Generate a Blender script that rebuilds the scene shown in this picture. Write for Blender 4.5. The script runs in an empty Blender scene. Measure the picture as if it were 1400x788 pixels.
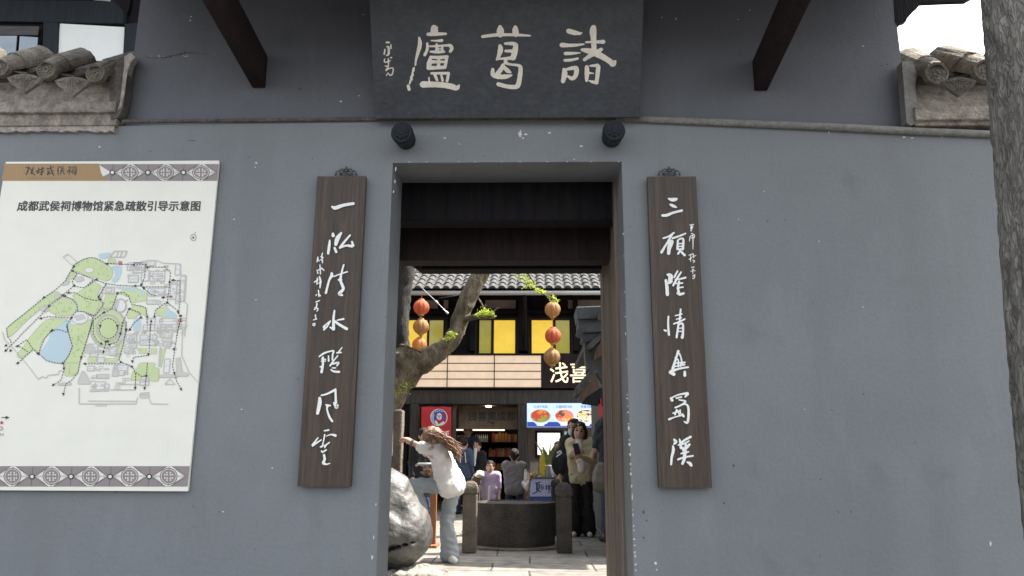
import bpy, math, random
import numpy as np
from mathutils import Vector, Matrix, noise as mnoise

C = bpy.context.scene.collection
RAD = math.radians
random.seed(7)
rng = np.random.default_rng(7)

# ------------------------------------------------------------------ camera, sky, sun, exposure
FPX, EYE = 1040.0, 0.98                      # focal length in photo pixels (1400 wide), eye height above the courtyard
cam_d = bpy.data.cameras.new('camera')
cam = bpy.data.objects.new('camera', cam_d); C.objects.link(cam)
cam_d.sensor_width = 36.0; cam_d.sensor_fit = 'HORIZONTAL'
cam_d.lens = FPX / 1400.0 * 36.0
cam_d.clip_start = 0.05; cam_d.clip_end = 2000.0
cam_R = Matrix.Rotation(RAD(1.54), 3, 'Z') @ Matrix.Rotation(RAD(90 + 12.7), 3, 'X') @ Matrix.Rotation(RAD(0.25), 3, 'Z')
cam.matrix_world = Matrix.Translation((0, 0, EYE)) @ cam_R.to_4x4()
bpy.context.scene.camera = cam

SUN_EL, SUN_AZ = 57.0, 70.0                  # behind the gate wall and a little to the right
world = bpy.data.worlds.new("World"); bpy.context.scene.world = world
world.use_nodes = True
wt = world.node_tree; wt.nodes.clear()
sky = wt.nodes.new('ShaderNodeTexSky'); sky.sky_type = 'NISHITA'; sky.sun_disc = False
sky.sun_elevation = RAD(SUN_EL); sky.sun_rotation = RAD(SUN_AZ)
sky.air_density = 1.3; sky.dust_density = 3.0; sky.ozone_density = 1.0
hs = wt.nodes.new('ShaderNodeHueSaturation'); hs.inputs['Saturation'].default_value = 0.32
bg = wt.nodes.new('ShaderNodeBackground'); bg.inputs['Strength'].default_value = 0.15
wo = wt.nodes.new('ShaderNodeOutputWorld')
wt.links.new(sky.outputs[0], hs.inputs['Color']); wt.links.new(hs.outputs[0], bg.inputs['Color']); wt.links.new(bg.outputs[0], wo.inputs['Surface'])
sd = bpy.data.lights.new('sun', 'SUN'); sd.energy = 4.6; sd.angle = RAD(0.5); sd.color = (1.0, 0.94, 0.85)
sun = bpy.data.objects.new('sun', sd); C.objects.link(sun)
sdir = Vector((math.sin(RAD(SUN_AZ)) * math.cos(RAD(SUN_EL)), math.cos(RAD(SUN_AZ)) * math.cos(RAD(SUN_EL)), math.sin(RAD(SUN_EL))))
sun.rotation_euler = sdir.to_track_quat('Z', 'Y').to_euler(); sun.location = sdir * 40
vs = bpy.context.scene.view_settings
vs.view_transform = 'Standard'; vs.look = 'None'; vs.gamma = 1.0; vs.use_curve_mapping = False
vs.exposure = 1.6

# ------------------------------------------------------------------ where a photo pixel meets a plane of the place
def ray(px, py):
    return cam_R @ Vector(((px - 700) / FPX, -(py - 394) / FPX, -1.0))
def P(px, py, Y):
    d = ray(px, py); t = Y / d.y
    return Vector((0, 0, EYE)) + d * t
class Plane:                                  # a vertical or tilted surface the writing sits on
    def __init__(s, p, tilt=0.0):
        a = RAD(tilt); s.p = Vector(p); s.n = Vector((0, math.cos(a), math.sin(a)))
    def __call__(s, px, py, off=0.0):
        d = ray(px, py); p = s.p - s.n * off
        t = (p - Vector((0, 0, EYE))).dot(s.n) / d.dot(s.n)
        return Vector((0, 0, EYE)) + d * t
W = 4.4                                       # the front face of the gate wall
WALL = Plane((0, W, 0))

# ------------------------------------------------------------------ objects
def thing(name, label, cat, loc=(0, 0, 0), group=None, kind=None):
    o = bpy.data.objects.new(name, None); C.objects.link(o)
    o.location = loc; o.empty_display_size = 0.1
    o['label'] = label; o['category'] = cat
    if group: o['group'] = group
    if kind: o['kind'] = kind
    return o
def root_loc(o):
    v = Vector((0, 0, 0))
    while o is not None:
        v += o.location; o = o.parent
    return v
def smooth(me, on=True):
    me.polygons.foreach_set('use_smooth', [on] * len(me.polygons))
class MB:                                      # collects shapes (world coordinates) into ONE mesh
    def __init__(s): s.v = []; s.f = []; s.m = []; s.mi = 0
    def add(s, vs, fs):
        n = len(s.v); s.v += [tuple(v) for v in vs]
        for f in fs: s.f.append(tuple(i + n for i in f)); s.m.append(s.mi)
        return s
    def box(s, a, b):
        (x0, y0, z0), (x1, y1, z1) = a, b
        vs = [(x0,y0,z0),(x1,y0,z0),(x1,y1,z0),(x0,y1,z0),(x0,y0,z1),(x1,y0,z1),(x1,y1,z1),(x0,y1,z1)]
        return s.add(vs, [(0,3,2,1),(4,5,6,7),(0,1,5,4),(1,2,6,5),(2,3,7,6),(3,0,4,7)])
    def obox(s, c, size, M):                   # oriented box
        c = Vector(c); hx, hy, hz = [q / 2 for q in size]
        vs = [c + M @ Vector((i*hx, j*hy, k*hz)) for k in (-1,1) for (i,j) in ((-1,-1),(1,-1),(1,1),(-1,1))]
        return s.add(vs, [(0,3,2,1),(4,5,6,7),(0,1,5,4),(1,2,6,5),(2,3,7,6),(3,0,4,7)])
    def prism(s, pts, d):                      # polygon pushed along vector d
        n = len(pts); d = Vector(d)
        vs = [Vector(p) for p in pts] + [Vector(p) + d for p in pts]
        return s.add(vs, [tuple(range(n)), tuple(range(2*n-1, n-1, -1))] + [(i, i+n, (i+1) % n + n, (i+1) % n) for i in range(n)])
    def sheet(s, pts):
        return s.add(pts, [tuple(range(len(pts)))])
    def tube(s, path, radii, n=10, caps=True, sq=None):
        path = [Vector(p) for p in path]
        if not hasattr(radii, '__len__'): radii = [radii] * len(path)
        rings = []; up = Vector((0.13, 0.27, 0.95))
        for i, p in enumerate(path):
            t = (path[min(i+1, len(path)-1)] - path[max(i-1, 0)]).normalized()
            a = up.cross(t)
            if a.length < .2: a = Vector((1, 0, 0)).cross(t)
            a.normalize(); b = t.cross(a)
            rings.append([p + (a*math.cos(2*math.pi*k/n) + b*math.sin(2*math.pi*k/n)) * radii[i] for k in range(n)])
        vs = [v for r in rings for v in r]; fs = []
        for i in range(len(path)-1):
            for k in range(n): fs.append((i*n+k, i*n+(k+1) % n, (i+1)*n+(k+1) % n, (i+1)*n+k))
        if caps: fs += [tuple(range(n-1, -1, -1)), tuple((len(path)-1)*n+k for k in range(n))]
        return s.add(vs, fs)
    def lathe(s, c, prof, n=24, axis='z'):     # profile [(r, h)]
        c = Vector(c); vs = []; fs = []
        for r, h in prof:
            for k in range(n):
                a = 2*math.pi*k/n
                vs.append(c + (Vector((r*math.cos(a), r*math.sin(a), h)) if axis == 'z' else Vector((r*math.cos(a), h, r*math.sin(a)))))
        for i in range(len(prof)-1):
            for k in range(n): fs.append((i*n+k, i*n+(k+1) % n, (i+1)*n+(k+1) % n, (i+1)*n+k))
        fs += [tuple(range(n-1, -1, -1)), tuple((len(prof)-1)*n+k for k in range(n))]
        return s.add(vs, fs)
    def build(s, name, mats, parent=None, sm=False, bevel=0.0, label=None, kind=None):
        o0 = root_loc(parent) if parent else Vector((0, 0, 0))
        me = bpy.data.meshes.new(name)
        me.from_pydata([(v[0]-o0.x, v[1]-o0.y, v[2]-o0.z) for v in s.v], [], s.f)
        for m in (mats if isinstance(mats, (list, tuple)) else [mats]): me.materials.append(m)
        me.polygons.foreach_set('material_index', s.m)
        me.validate(); me.update()
        if sm: smooth(me)
        o = bpy.data.objects.new(name, me); C.objects.link(o)
        if parent: o.parent = parent
        if bevel:
            b = o.modifiers.new('bevel', 'BEVEL'); b.width = bevel; b.segments = 2; b.limit_method = 'ANGLE'; b.angle_limit = RAD(40)
        if label: o['label'] = label
        if kind: o['kind'] = kind
        return o
def tag(o, label, cat, group=None, kind=None):
    o['label'] = label; o['category'] = cat
    if group: o['group'] = group
    if kind: o['kind'] = kind
    return o
def recenter(o, loc):                          # moves a one-mesh thing's origin to its base
    loc = Vector(loc); o.data.transform(Matrix.Translation(-loc)); o.location = loc
    return o

# ------------------------------------------------------------------ materials
def mat(name, col, rough=0.7, var=0.12, scale=6.0, bump=0.0, bscale=40.0, stretch=(1, 1, 1), col2=None, spec=0.5, metal=0.0, emit=None, estr=0.0, trans=0.0, fine=0.0):
    m = bpy.data.materials.new(name); m.use_nodes = True
    nt = m.node_tree; b = nt.nodes['Principled BSDF']
    b.inputs['Roughness'].default_value = rough; b.inputs['Metallic'].default_value = metal
    b.inputs['Specular IOR Level'].default_value = spec
    tc = nt.nodes.new('ShaderNodeTexCoord'); mp = nt.nodes.new('ShaderNodeMapping'); mp.inputs['Scale'].default_value = stretch
    nt.links.new(tc.outputs['Object'], mp.inputs['Vector'])
    n = nt.nodes.new('ShaderNodeTexNoise'); n.inputs['Scale'].default_value = scale; n.inputs['Detail'].default_value = 6; n.inputs['Roughness'].default_value = .62
    nt.links.new(mp.outputs[0], n.inputs['Vector'])
    r = nt.nodes.new('ShaderNodeValToRGB')
    c2 = col2 if col2 else tuple(min(1, c*(1+var)) for c in col)
    c1 = tuple(c*(1-var) for c in col) if not col2 else col
    r.color_ramp.elements[0].position = .32; r.color_ramp.elements[1].position = .68
    r.color_ramp.elements[0].color = (*c1, 1); r.color_ramp.elements[1].color = (*c2, 1)
    nt.links.new(n.outputs['Fac'], r.inputs['Fac'])
    out = r.outputs[0]
    if fine:
        n3 = nt.nodes.new('ShaderNodeTexNoise'); n3.inputs['Scale'].default_value = bscale; n3.inputs['Detail'].default_value = 4
        nt.links.new(mp.outputs[0], n3.inputs['Vector'])
        mr = nt.nodes.new('ShaderNodeMapRange'); mr.inputs['From Min'].default_value = .3; mr.inputs['From Max'].default_value = .7
        mr.inputs['To Min'].default_value = 1-fine; mr.inputs['To Max'].default_value = 1+fine
        nt.links.new(n3.outputs['Fac'], mr.inputs['Value'])
        mx = nt.nodes.new('ShaderNodeVectorMath'); mx.operation = 'SCALE'
        nt.links.new(out, mx.inputs[0]); nt.links.new(mr.outputs[0], mx.inputs['Scale']); out = mx.outputs[0]
    nt.links.new(out, b.inputs['Base Color'])
    if bump:
        n2 = nt.nodes.new('ShaderNodeTexNoise'); n2.inputs['Scale'].default_value = bscale; n2.inputs['Detail'].default_value = 5
        nt.links.new(mp.outputs[0], n2.inputs['Vector'])
        bp = nt.nodes.new('ShaderNodeBump'); bp.inputs['Strength'].default_value = bump; bp.inputs['Distance'].default_value = .02
        nt.links.new(n2.outputs['Fac'], bp.inputs['Height']); nt.links.new(bp.outputs[0], b.inputs['Normal'])
    if emit:
        b.inputs['Emission Color'].default_value = (*emit, 1); b.inputs['Emission Strength'].default_value = estr
    if trans:
        t = nt.nodes.new('ShaderNodeBsdfTranslucent'); mxs = nt.nodes.new('ShaderNodeMixShader'); mxs.inputs[0].default_value = trans
        nt.links.new(out, t.inputs['Color'])
        o = nt.nodes['Material Output']
        nt.links.new(b.outputs[0], mxs.inputs[1]); nt.links.new(t.outputs[0], mxs.inputs[2]); nt.links.new(mxs.outputs[0], o.inputs['Surface'])
    return m

def wall_material(name, col):
    m = mat(name, col, rough=.62, var=.07, scale=1.3, bump=.12, bscale=45, fine=.04)
    nt = m.node_tree; b = nt.nodes['Principled BSDF']
    src = b.inputs['Base Color'].links[0].from_socket
    tc = nt.nodes['Texture Coordinate']
    def layer(src, scale, lo, hi, colour, amount, stretch=(1, 1, 1), detail=8):
        mp = nt.nodes.new('ShaderNodeMapping'); mp.inputs['Scale'].default_value = stretch
        nt.links.new(tc.outputs['Object'], mp.inputs['Vector'])
        n = nt.nodes.new('ShaderNodeTexNoise'); n.inputs['Scale'].default_value = scale; n.inputs['Detail'].default_value = detail
        nt.links.new(mp.outputs[0], n.inputs['Vector'])
        r = nt.nodes.new('ShaderNodeMapRange'); r.inputs['From Min'].default_value = lo; r.inputs['From Max'].default_value = hi; r.inputs['To Max'].default_value = amount
        nt.links.new(n.outputs['Fac'], r.inputs['Value'])
        x = nt.nodes.new('ShaderNodeMixRGB'); nt.links.new(r.outputs[0], x.inputs['Fac']); nt.links.new(src, x.inputs['Color1']); x.inputs['Color2'].default_value = (*colour, 1)
        return x.outputs[0]
    src = layer(src, 4.0, .60, .78, tuple(c*.62 for c in col), .45)                           # damp blotches
    src = layer(src, 3.0, .58, .80, tuple(c*1.35 for c in col), .35, stretch=(2.5, 1, .5))     # chalky runs
    src = layer(src, .75, .52, .60, tuple(c*1.12 for c in col), .4, detail=5)                       # repainted patches
    src = layer(src, 1.1, .56, .66, tuple(c*.86 for c in col), .35, stretch=(3.2, 1, .45), detail=7)  # rain runs
    src = layer(src, 22.0, .735, .75, (.03, .032, .035), .75, detail=3)                         # scuffs
    src = layer(src, 31.0, .80, .81, (.62, .60, .56), .8, detail=2)                           # tiny chips
    nt.links.new(src, b.inputs['Base Color'])
    return m

def plank_material(name, ca, cb, rough=.6, sx=9.0, sz=.5, bump=.35, spec=.5):
    m = mat(name, ca, rough=rough, spec=spec, col2=cb, scale=3.0, stretch=(sx, sx, sz), bump=bump, bscale=14, fine=.22)
    return m

M = {}
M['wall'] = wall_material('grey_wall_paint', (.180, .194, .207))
M['wall_up'] = wall_material('shaded_wall_paint', (.112, .118, .136))  # wall paint darkened, with the eave's shade put into the colour
M['chip'] = mat('bare_plaster_chip', (.62, .59, .53), var=.2, scale=60)
M['mortar'] = mat('old_mortar', (.25, .22, .185), var=.45, scale=14, bump=.6, bscale=60, rough=.95, fine=.2)
M['mortar_dark'] = mat('dark_mortar', (.10, .09, .08), var=.45, scale=12, bump=.6, bscale=50, rough=.95, fine=.2)
M['tile'] = mat('grey_clay_tile', (.035, .035, .036), col2=(.085, .083, .08), scale=9, bump=.5, bscale=70, rough=.85, fine=.18)
M['tile_old'] = mat('weathered_clay_tile', (.085, .073, .060), col2=(.21, .185, .15), scale=11, bump=.6, bscale=60, rough=.9, fine=.25)
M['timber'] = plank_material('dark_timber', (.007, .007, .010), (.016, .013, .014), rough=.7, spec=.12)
M['timber_worn'] = plank_material('worn_grey_timber', (.038, .034, .031), (.075, .066, .058), rough=.75, spec=.2)
M['timber_red'] = plank_material('red_brown_timber', (.014, .010, .011), (.034, .019, .018), rough=.65, spec=.2)
M['timber_blue'] = plank_material('painted_black_timber', (.009, .013, .019), (.016, .022, .029), rough=.6, spec=.25)
M['door'] = plank_material('worn_door_timber', (.070, .048, .037), (.25, .185, .145), rough=.65, sx=16, sz=.35)
M['board'] = plank_material('walnut_board', (.028, .019, .013), (.080, .051, .033), rough=.5, sx=14, sz=.6, bump=.25)
M['board_edge'] = mat('board_edge', (.02, .017, .016), rough=.5)
M['plaque'] = plank_material('charcoal_plaque', (.028, .033, .042), (.044, .051, .062), rough=.42, sx=2, sz=3, bump=.15)
M['cream_paint'] = mat('aged_cream_paint', (.80, .74, .65), var=.08, scale=9, rough=.6, fine=.06)
M['white_paint'] = mat('white_lettering', (.86, .87, .85), var=.04, scale=9, rough=.5)
M['iron'] = mat('black_iron', (.02, .02, .022), rough=.4, metal=.6)
M['iron_hi'] = mat('worn_iron', (.12, .12, .12), rough=.35, metal=.8)
# ------------------------------------------------------------------ the ground
GZ = -0.45                                    # the lane outside lies three steps below the courtyard
def brick_ground(name, ca, cb, mortar, sx, sy):
    m = bpy.data.materials.new(name); m.use_nodes = True; nt = m.node_tree; b = nt.nodes['Principled BSDF']
    tc = nt.nodes.new('ShaderNodeTexCoord')
    br = nt.nodes.new('ShaderNodeTexBrick'); br.inputs['Scale'].default_value = 1.0
    br.inputs['Brick Width'].default_value = sx; br.inputs['Row Height'].default_value = sy
    br.inputs['Mortar Size'].default_value = .011; br.inputs['Mortar Smooth'].default_value = .3; br.offset = .37
    br.inputs['Color1'].default_value = (*ca, 1); br.inputs['Color2'].default_value = (*cb, 1); br.inputs['Mortar'].default_value = (*mortar, 1)
    nz = nt.nodes.new('ShaderNodeTexNoise'); nz.inputs['Scale'].default_value = 1.7; nz.inputs['Detail'].default_value = 3
    nt.links.new(tc.outputs['Object'], nz.inputs['Vector'])
    ad = nt.nodes.new('ShaderNodeMixRGB'); ad.blend_type = 'ADD'; ad.inputs['Fac'].default_value = .05
    nt.links.new(tc.outputs['Object'], ad.inputs['Color1']); nt.links.new(nz.outputs['Color'], ad.inputs['Color2'])
    nt.links.new(ad.outputs[0], br.inputs['Vector'])
    n = nt.nodes.new('ShaderNodeTexNoise'); n.inputs['Scale'].default_value = 7; n.inputs['Detail'].default_value = 9
    nt.links.new(tc.outputs['Object'], n.inputs['Vector'])
    r = nt.nodes.new('ShaderNodeMapRange'); r.inputs['From Min'].default_value = .3; r.inputs['From Max'].default_value = .7; r.inputs['To Min'].default_value = .6; r.inputs['To Max'].default_value = 1.25
    nt.links.new(n.outputs['Fac'], r.inputs['Value'])
    v = nt.nodes.new('ShaderNodeVectorMath'); v.operation = 'SCALE'
    nt.links.new(br.outputs['Color'], v.inputs[0]); nt.links.new(r.outputs[0], v.inputs['Scale']); nt.links.new(v.outputs[0], b.inputs['Base Color'])
    bp = nt.nodes.new('ShaderNodeBump'); bp.inputs['Strength'].default_value = .5; bp.inputs['Distance'].default_value = .02
    sb = nt.nodes.new('ShaderNodeMath'); sb.operation = 'SUBTRACT'
    nt.links.new(n.outputs['Fac'], sb.inputs[0]); nt.links.new(br.outputs['Fac'], sb.inputs[1]); nt.links.new(sb.outputs[0], bp.inputs['Height'])
    nt.links.new(bp.outputs[0], b.inputs['Normal']); b.inputs['Roughness'].default_value = .8
    return m
M['slab'] = brick_ground('courtyard_slabs', (.25, .23, .20), (.185, .17, .147), (.05, .045, .04), .95, .52)
M['lane'] = brick_ground('lane_paving', (.085, .082, .08), (.06, .058, .056), (.03, .028, .026), .6, .3)
MB().box((-300, -300, GZ-.3), (300, 300, GZ)).build('ground', M['lane'], kind='structure')
MB().box((-12, W+.02, GZ+.002), (9, 30, 0)).build('courtyard_paving', M['slab'], kind='structure')
MB().box((-1.6, W-.75, GZ+.002), (1.3, W-.40, -.30)).box((-1.6, W-.40, GZ+.003), (1.3, W-.001, -.15)).build('gate_steps', M['slab'], bevel=.01, kind='structure')

# ------------------------------------------------------------------ gatehouse
gate = thing('gatehouse', 'dark grey plastered gatehouse with a central doorway under a deep timber eave', 'gatehouse', (-.15, W, GZ))
TH = .35
top_px = [(-420, 196), (-60, 182), (0, 179), (155, 173), (330, 168), (512, 165), (700, 163), (875, 163), (1060, 170), (1245, 179), (1360, 185), (1480, 190), (1800, 200)]
tops = [WALL(*p) for p in top_px]
xl, xr = WALL(537, 222).x, WALL(850, 222).x
zt = WALL(700, 222).z
# front wall with the doorway cut out, pushed back by its thickness
wl = MB()
def wall_strip(x0, x1, zb):
    pts = [p for p in tops if x0 < p.x < x1]
    def zat(x):
        for a, b in zip(tops, tops[1:]):
            if a.x <= x <= b.x: return a.z + (b.z-a.z)*(x-a.x)/(b.x-a.x)
        return tops[0].z if x < tops[0].x else tops[-1].z
    poly = [(x0, zb), (x1, zb), (x1, zat(x1))] + [(p.x, p.z) for p in reversed(pts)] + [(x0, zat(x0))]
    return [Vector((x, W, z)) for x, z in poly]
for q in (wall_strip(tops[0].x, xl, GZ), wall_strip(xl, xr, zt), wall_strip(xr, tops[-1].x, GZ)):
    wl.prism(q, (0, TH, 0))
# chipped paint: small irregular flakes of bare plaster, traced along the door edge and over the lintel
wl.mi = 1
def flake(px, py, w, h, n=9):
    c = WALL(px, py, .0015); k = W / FPX
    pts = []
    for i in range(n):
        a = 2*math.pi*i/n; r = random.uniform(.55, 1.1)
        pts.append(c + Vector((math.cos(a)*w*k*.5*r, 0, math.sin(a)*h*k*.5*r)))
    wl.sheet(pts)
for q in [(608,189,7,3),(628,197,3,2),(711,184,6,15),(719,184,7,4),(715,189,5,3),(751,182,6,3),(795,200,6,3),(466,139,4,3),(785,218,3,2),
          (136,201,5,3),(350,223,4,3),(349,229,3,2),(1236,188,6,3),(1247,189,5,3),(1288,187,5,3),(896,770,4,5),(898,779,3,3),(1354,743,3,7),
          (1133,180,2,10),(541,232,2,9),(540,248,2,6),(538,262,2,5),(509,762,3,7),(511,735,2,5),(514,690,2,4),(1010,300,2,2),(1045,262,2,2),
          (1120,330,2,2),(1180,420,3,2),(1100,560,2,2),(320,300,3,2),(350,410,2,2),(330,560,3,2),(372,640,2,3),(305,700,3,2)]: flake(*q)
y = 545
while y < 790:
    h = random.choice((2, 3, 3, 5, 9)); x = 857.5 + (y-545)*.0505
    flake(x, y, random.choice((1.6, 2.2, 3.2)) if y < 730 else 3.0, h); y += h + random.uniform(2, 13)
y = 320
while y < 545:
    flake(852 + (y-320)*.025, y, 1.3, random.choice((2, 3, 5))); y += random.uniform(14, 50)
for x in range(560, 850, 31): flake(x + random.uniform(-9, 9), 221.5, random.uniform(2, 5), 1.3)
wl.mi = 2
for q in [(662,213,3,2),(1163,700,3,2),(990,688,3,3),(880,700,4,5),(884,712,3,3),(1003,637,3,4),(262,192,14,1.5),(300,700,2,2),(340,215,4,2),(205,207,6,1.5),(880,735,3,4),(905,700,2,2)]: flake(*q)
wl.build('front_wall', [M['wall'], M['chip'], M['mortar_dark']], gate, label='matt grey lower wall with flaked paint round the doorway')
# upper wall, a hand's breadth behind
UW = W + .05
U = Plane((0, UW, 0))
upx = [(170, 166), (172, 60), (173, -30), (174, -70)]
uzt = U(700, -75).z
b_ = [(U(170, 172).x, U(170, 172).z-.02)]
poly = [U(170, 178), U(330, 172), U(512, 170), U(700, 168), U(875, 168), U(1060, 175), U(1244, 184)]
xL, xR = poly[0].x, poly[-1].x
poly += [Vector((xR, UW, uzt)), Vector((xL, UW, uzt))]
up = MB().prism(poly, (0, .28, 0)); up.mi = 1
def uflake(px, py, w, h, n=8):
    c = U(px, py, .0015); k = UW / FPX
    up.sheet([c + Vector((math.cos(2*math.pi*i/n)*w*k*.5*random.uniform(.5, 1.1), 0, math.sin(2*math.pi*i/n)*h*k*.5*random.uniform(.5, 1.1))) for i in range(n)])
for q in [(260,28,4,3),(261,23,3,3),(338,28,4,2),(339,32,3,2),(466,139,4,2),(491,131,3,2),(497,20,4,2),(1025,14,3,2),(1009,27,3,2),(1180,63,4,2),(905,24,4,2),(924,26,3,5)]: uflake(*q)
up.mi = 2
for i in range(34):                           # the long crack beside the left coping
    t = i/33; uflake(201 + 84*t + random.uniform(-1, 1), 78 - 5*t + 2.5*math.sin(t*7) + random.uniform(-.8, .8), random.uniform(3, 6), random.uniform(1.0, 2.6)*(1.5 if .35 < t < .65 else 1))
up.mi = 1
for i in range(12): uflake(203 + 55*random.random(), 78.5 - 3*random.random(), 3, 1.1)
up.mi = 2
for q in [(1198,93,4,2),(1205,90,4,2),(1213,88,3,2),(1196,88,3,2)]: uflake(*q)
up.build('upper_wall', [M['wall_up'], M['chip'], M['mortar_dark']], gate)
# string course between the two: thin on the left with its shadow line put in as dark colour, a fuller round moulding on the right
sc = MB()
sc.tube([WALL(x, y, .012) for x, y in [(168,166.5),(330,165),(512,163),(700,161.5),(842,162)]], [.013]*5, 10)
sc.build('string_course', M['mortar_dark'], gate, sm=True, label='thin moulding left of the plaque, coloured dark as a shadow line')
sc = MB()
sc.tube([WALL(x, y, .014) for x, y in [(842,162),(950,166.5),(1060,171),(1132,174),(1245,179.5),(1360,184),(1500,190)]], [.020, .022, .023, .024, .024, .023, .023], 12)
M['mould'] = mat('pale_moulding', (.17, .165, .155), col2=(.24, .23, .215), scale=10, bump=.4, rough=.8, fine=.15)
sc.build('string_course', M['mould'], gate, sm=True, label='pale round moulding right of the plaque')
# struts under the eave
def strut(side):
    if side < 0: pts = [(345, 121), (363, 121)]; tops_ = (365, 78)
    else: pts = [(1031, 125), (1049, 125)]; tops_ = (1030, 84)
    a, b = U(*pts[0]), U(*pts[1])
    x0, x1 = min(a.x, b.x), max(a.x, b.x); zl = a.z; zh = U(*tops_).z
    up_ = .14; L = 1.02                           # rises towards the street
    prof = [(UW, zl), (UW, zh), (UW-L, zh+L*up_), (UW-L-.03, zh+L*up_-.03), (UW-L-.03, zl+L*up_+.03), (UW-L, zl+L*up_)]
    pts3 = [Vector((x0, y, z)) for y, z in prof]
    MB().prism(pts3, (x1-x0, 0, 0)).build('eave_strut', M['timber_red'], gate, bevel=.006)
strut(-1); strut(1)
# eave and roof above the picture
ex0, ex1 = -2.75, 2.55
rf = MB()
prof = [(3.32, 3.76), (3.32, 3.88), (5.45, 5.02), (6.75, 4.20), (6.75, 4.08), (5.45, 4.88), (4.4, 4.28)]
rf.prism([Vector((ex0, y, z)) for y, z in prof], (ex1-ex0, 0, 0))
for i in range(44):
    x = ex0 + .06 + i*(ex1-ex0-.1)/43
    rf.tube([(x, 3.30, 3.90), (x, 5.45, 5.05)], .045, 8); rf.tube([(x, 5.45, 5.05), (x, 6.77, 4.22)], .045, 8)
rf.build('roof', M['tile'], gate, sm=False)
MB().tube([(ex0, 3.55, 3.76), (ex1, 3.55, 3.76)], .07, 12).build('eave_purlin', M['timber_red'], gate, sm=True)
# curved bracket boards at both ends of the upper wall
br = MB().prism([Plane((0, UW-.003, 0))(*p) for p in [(1220,-40),(1345,-40),(1335,-6),(1322,1),(1290,2),(1258,3.5),(1256,9),(1252,12),(1246,19),(1241,23),(1239,29),(1233,31),(1228,36),(1224,30)]], (0, .04, 0))
br.build('eave_bracket', M['timber'], gate)
br = MB().prism([Plane((0, UW-.003, 0))(*p) for p in [(140,-40),(182,-40),(178,4),(176,14),(173,21),(169,18),(163,8),(156,3),(150,-2)]], (0, .03, 0))
br.build('eave_bracket', M['timber'], gate)
# round beam ends that carry the plaque
for px, py in ((549, 180), (840, 177)):
    c = Plane((0, W-.17, 0))(px, py)
    pg = MB(); ax = Vector((0, -1, -.12)).normalized()
    base = Vector((c.x, W+.03, c.z+.02)); L = W + .03 - c.y
    pg.tube([base, base+ax*L*.55, base+ax*L*.9, base+ax*L], [.058, .064, .068, .060], 24)
    pg.tube([base+ax*(L-.005), base+ax*(L+.004)], [.045, .042], 20); pg.tube([base+ax*(L-.002), base+ax*(L+.008)], [.022, .018], 14)
    for k in range(8):
        a = k*math.pi/4; q = base + ax*(L+.003) + Vector((math.cos(a)*.034, 0, math.sin(a)*.034))
        pg.tube([q, q+ax*.005], [.008, .006], 8)
    pg.build('beam_end', M['timber_blue'], gate, sm=False)
# timber inside the passage
pl = lambda Y: Plane((0, Y, 0))
zs = [pl(4.80)(700, 302).z, pl(5.15)(700, 356).z, pl(5.75)(700, 368).z]
MB().box((-1.6, 4.80, zs[0]), (1.2, 4.97, 3.6)).build('lintel_beam', M['timber'], gate, bevel=.012)
MB().box((-1.6, 5.15, zs[1]), (1.2, 5.32, 3.4)).box((-1.6, 4.98, zs[1]+.30), (1.2, 5.15, zs[1]+.33)).build('lintel_beam', M['timber_red'], gate, bevel=.012)
xb0 = pl(5.75)(572, 368).x
MB().box((xb0, 5.75, zs[2]), (1.2, 5.92, 3.5)).build('lintel_beam', M['timber'], gate, bevel=.012)
MB().prism([pl(5.6)(547, 356), pl(5.6)(556, 356), pl(5.6)(573, 369), pl(5.6)(573, 330), pl(5.6)(540, 330)], (0, .12, 0)).build('beam_brace', M['timber_red'], gate)
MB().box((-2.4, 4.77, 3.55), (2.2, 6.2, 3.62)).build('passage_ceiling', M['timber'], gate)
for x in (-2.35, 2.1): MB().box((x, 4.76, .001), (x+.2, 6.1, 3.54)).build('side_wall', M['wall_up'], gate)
# open door leaf on the right, swung into the passage
x0 = pl(4.80)(842.5, 394).x
dl = MB(); n = 5; Ya, Yb = 4.80, 5.92
for i in range(n):
    ya = Ya + (Yb-Ya)*i/n; yb = Ya + (Yb-Ya)*(i+1)/n - .004
    dl.box((x0 + (.004 if i % 2 else 0), ya, .03), (x0+.055, yb, 3.42))
leaf = dl.build('door_leaf', M['door'], gate, bevel=.004)
MB().box((x0-.012, Ya-.055, .001), (x0+.075, Ya-.003, 3.42)).build('door_post', M['door'], gate, bevel=.008)
MB().box((x0+.075, 4.752, .001), (x0+.30, 4.86, 3.5)).build('door_frame', M['timber'], gate)
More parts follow.
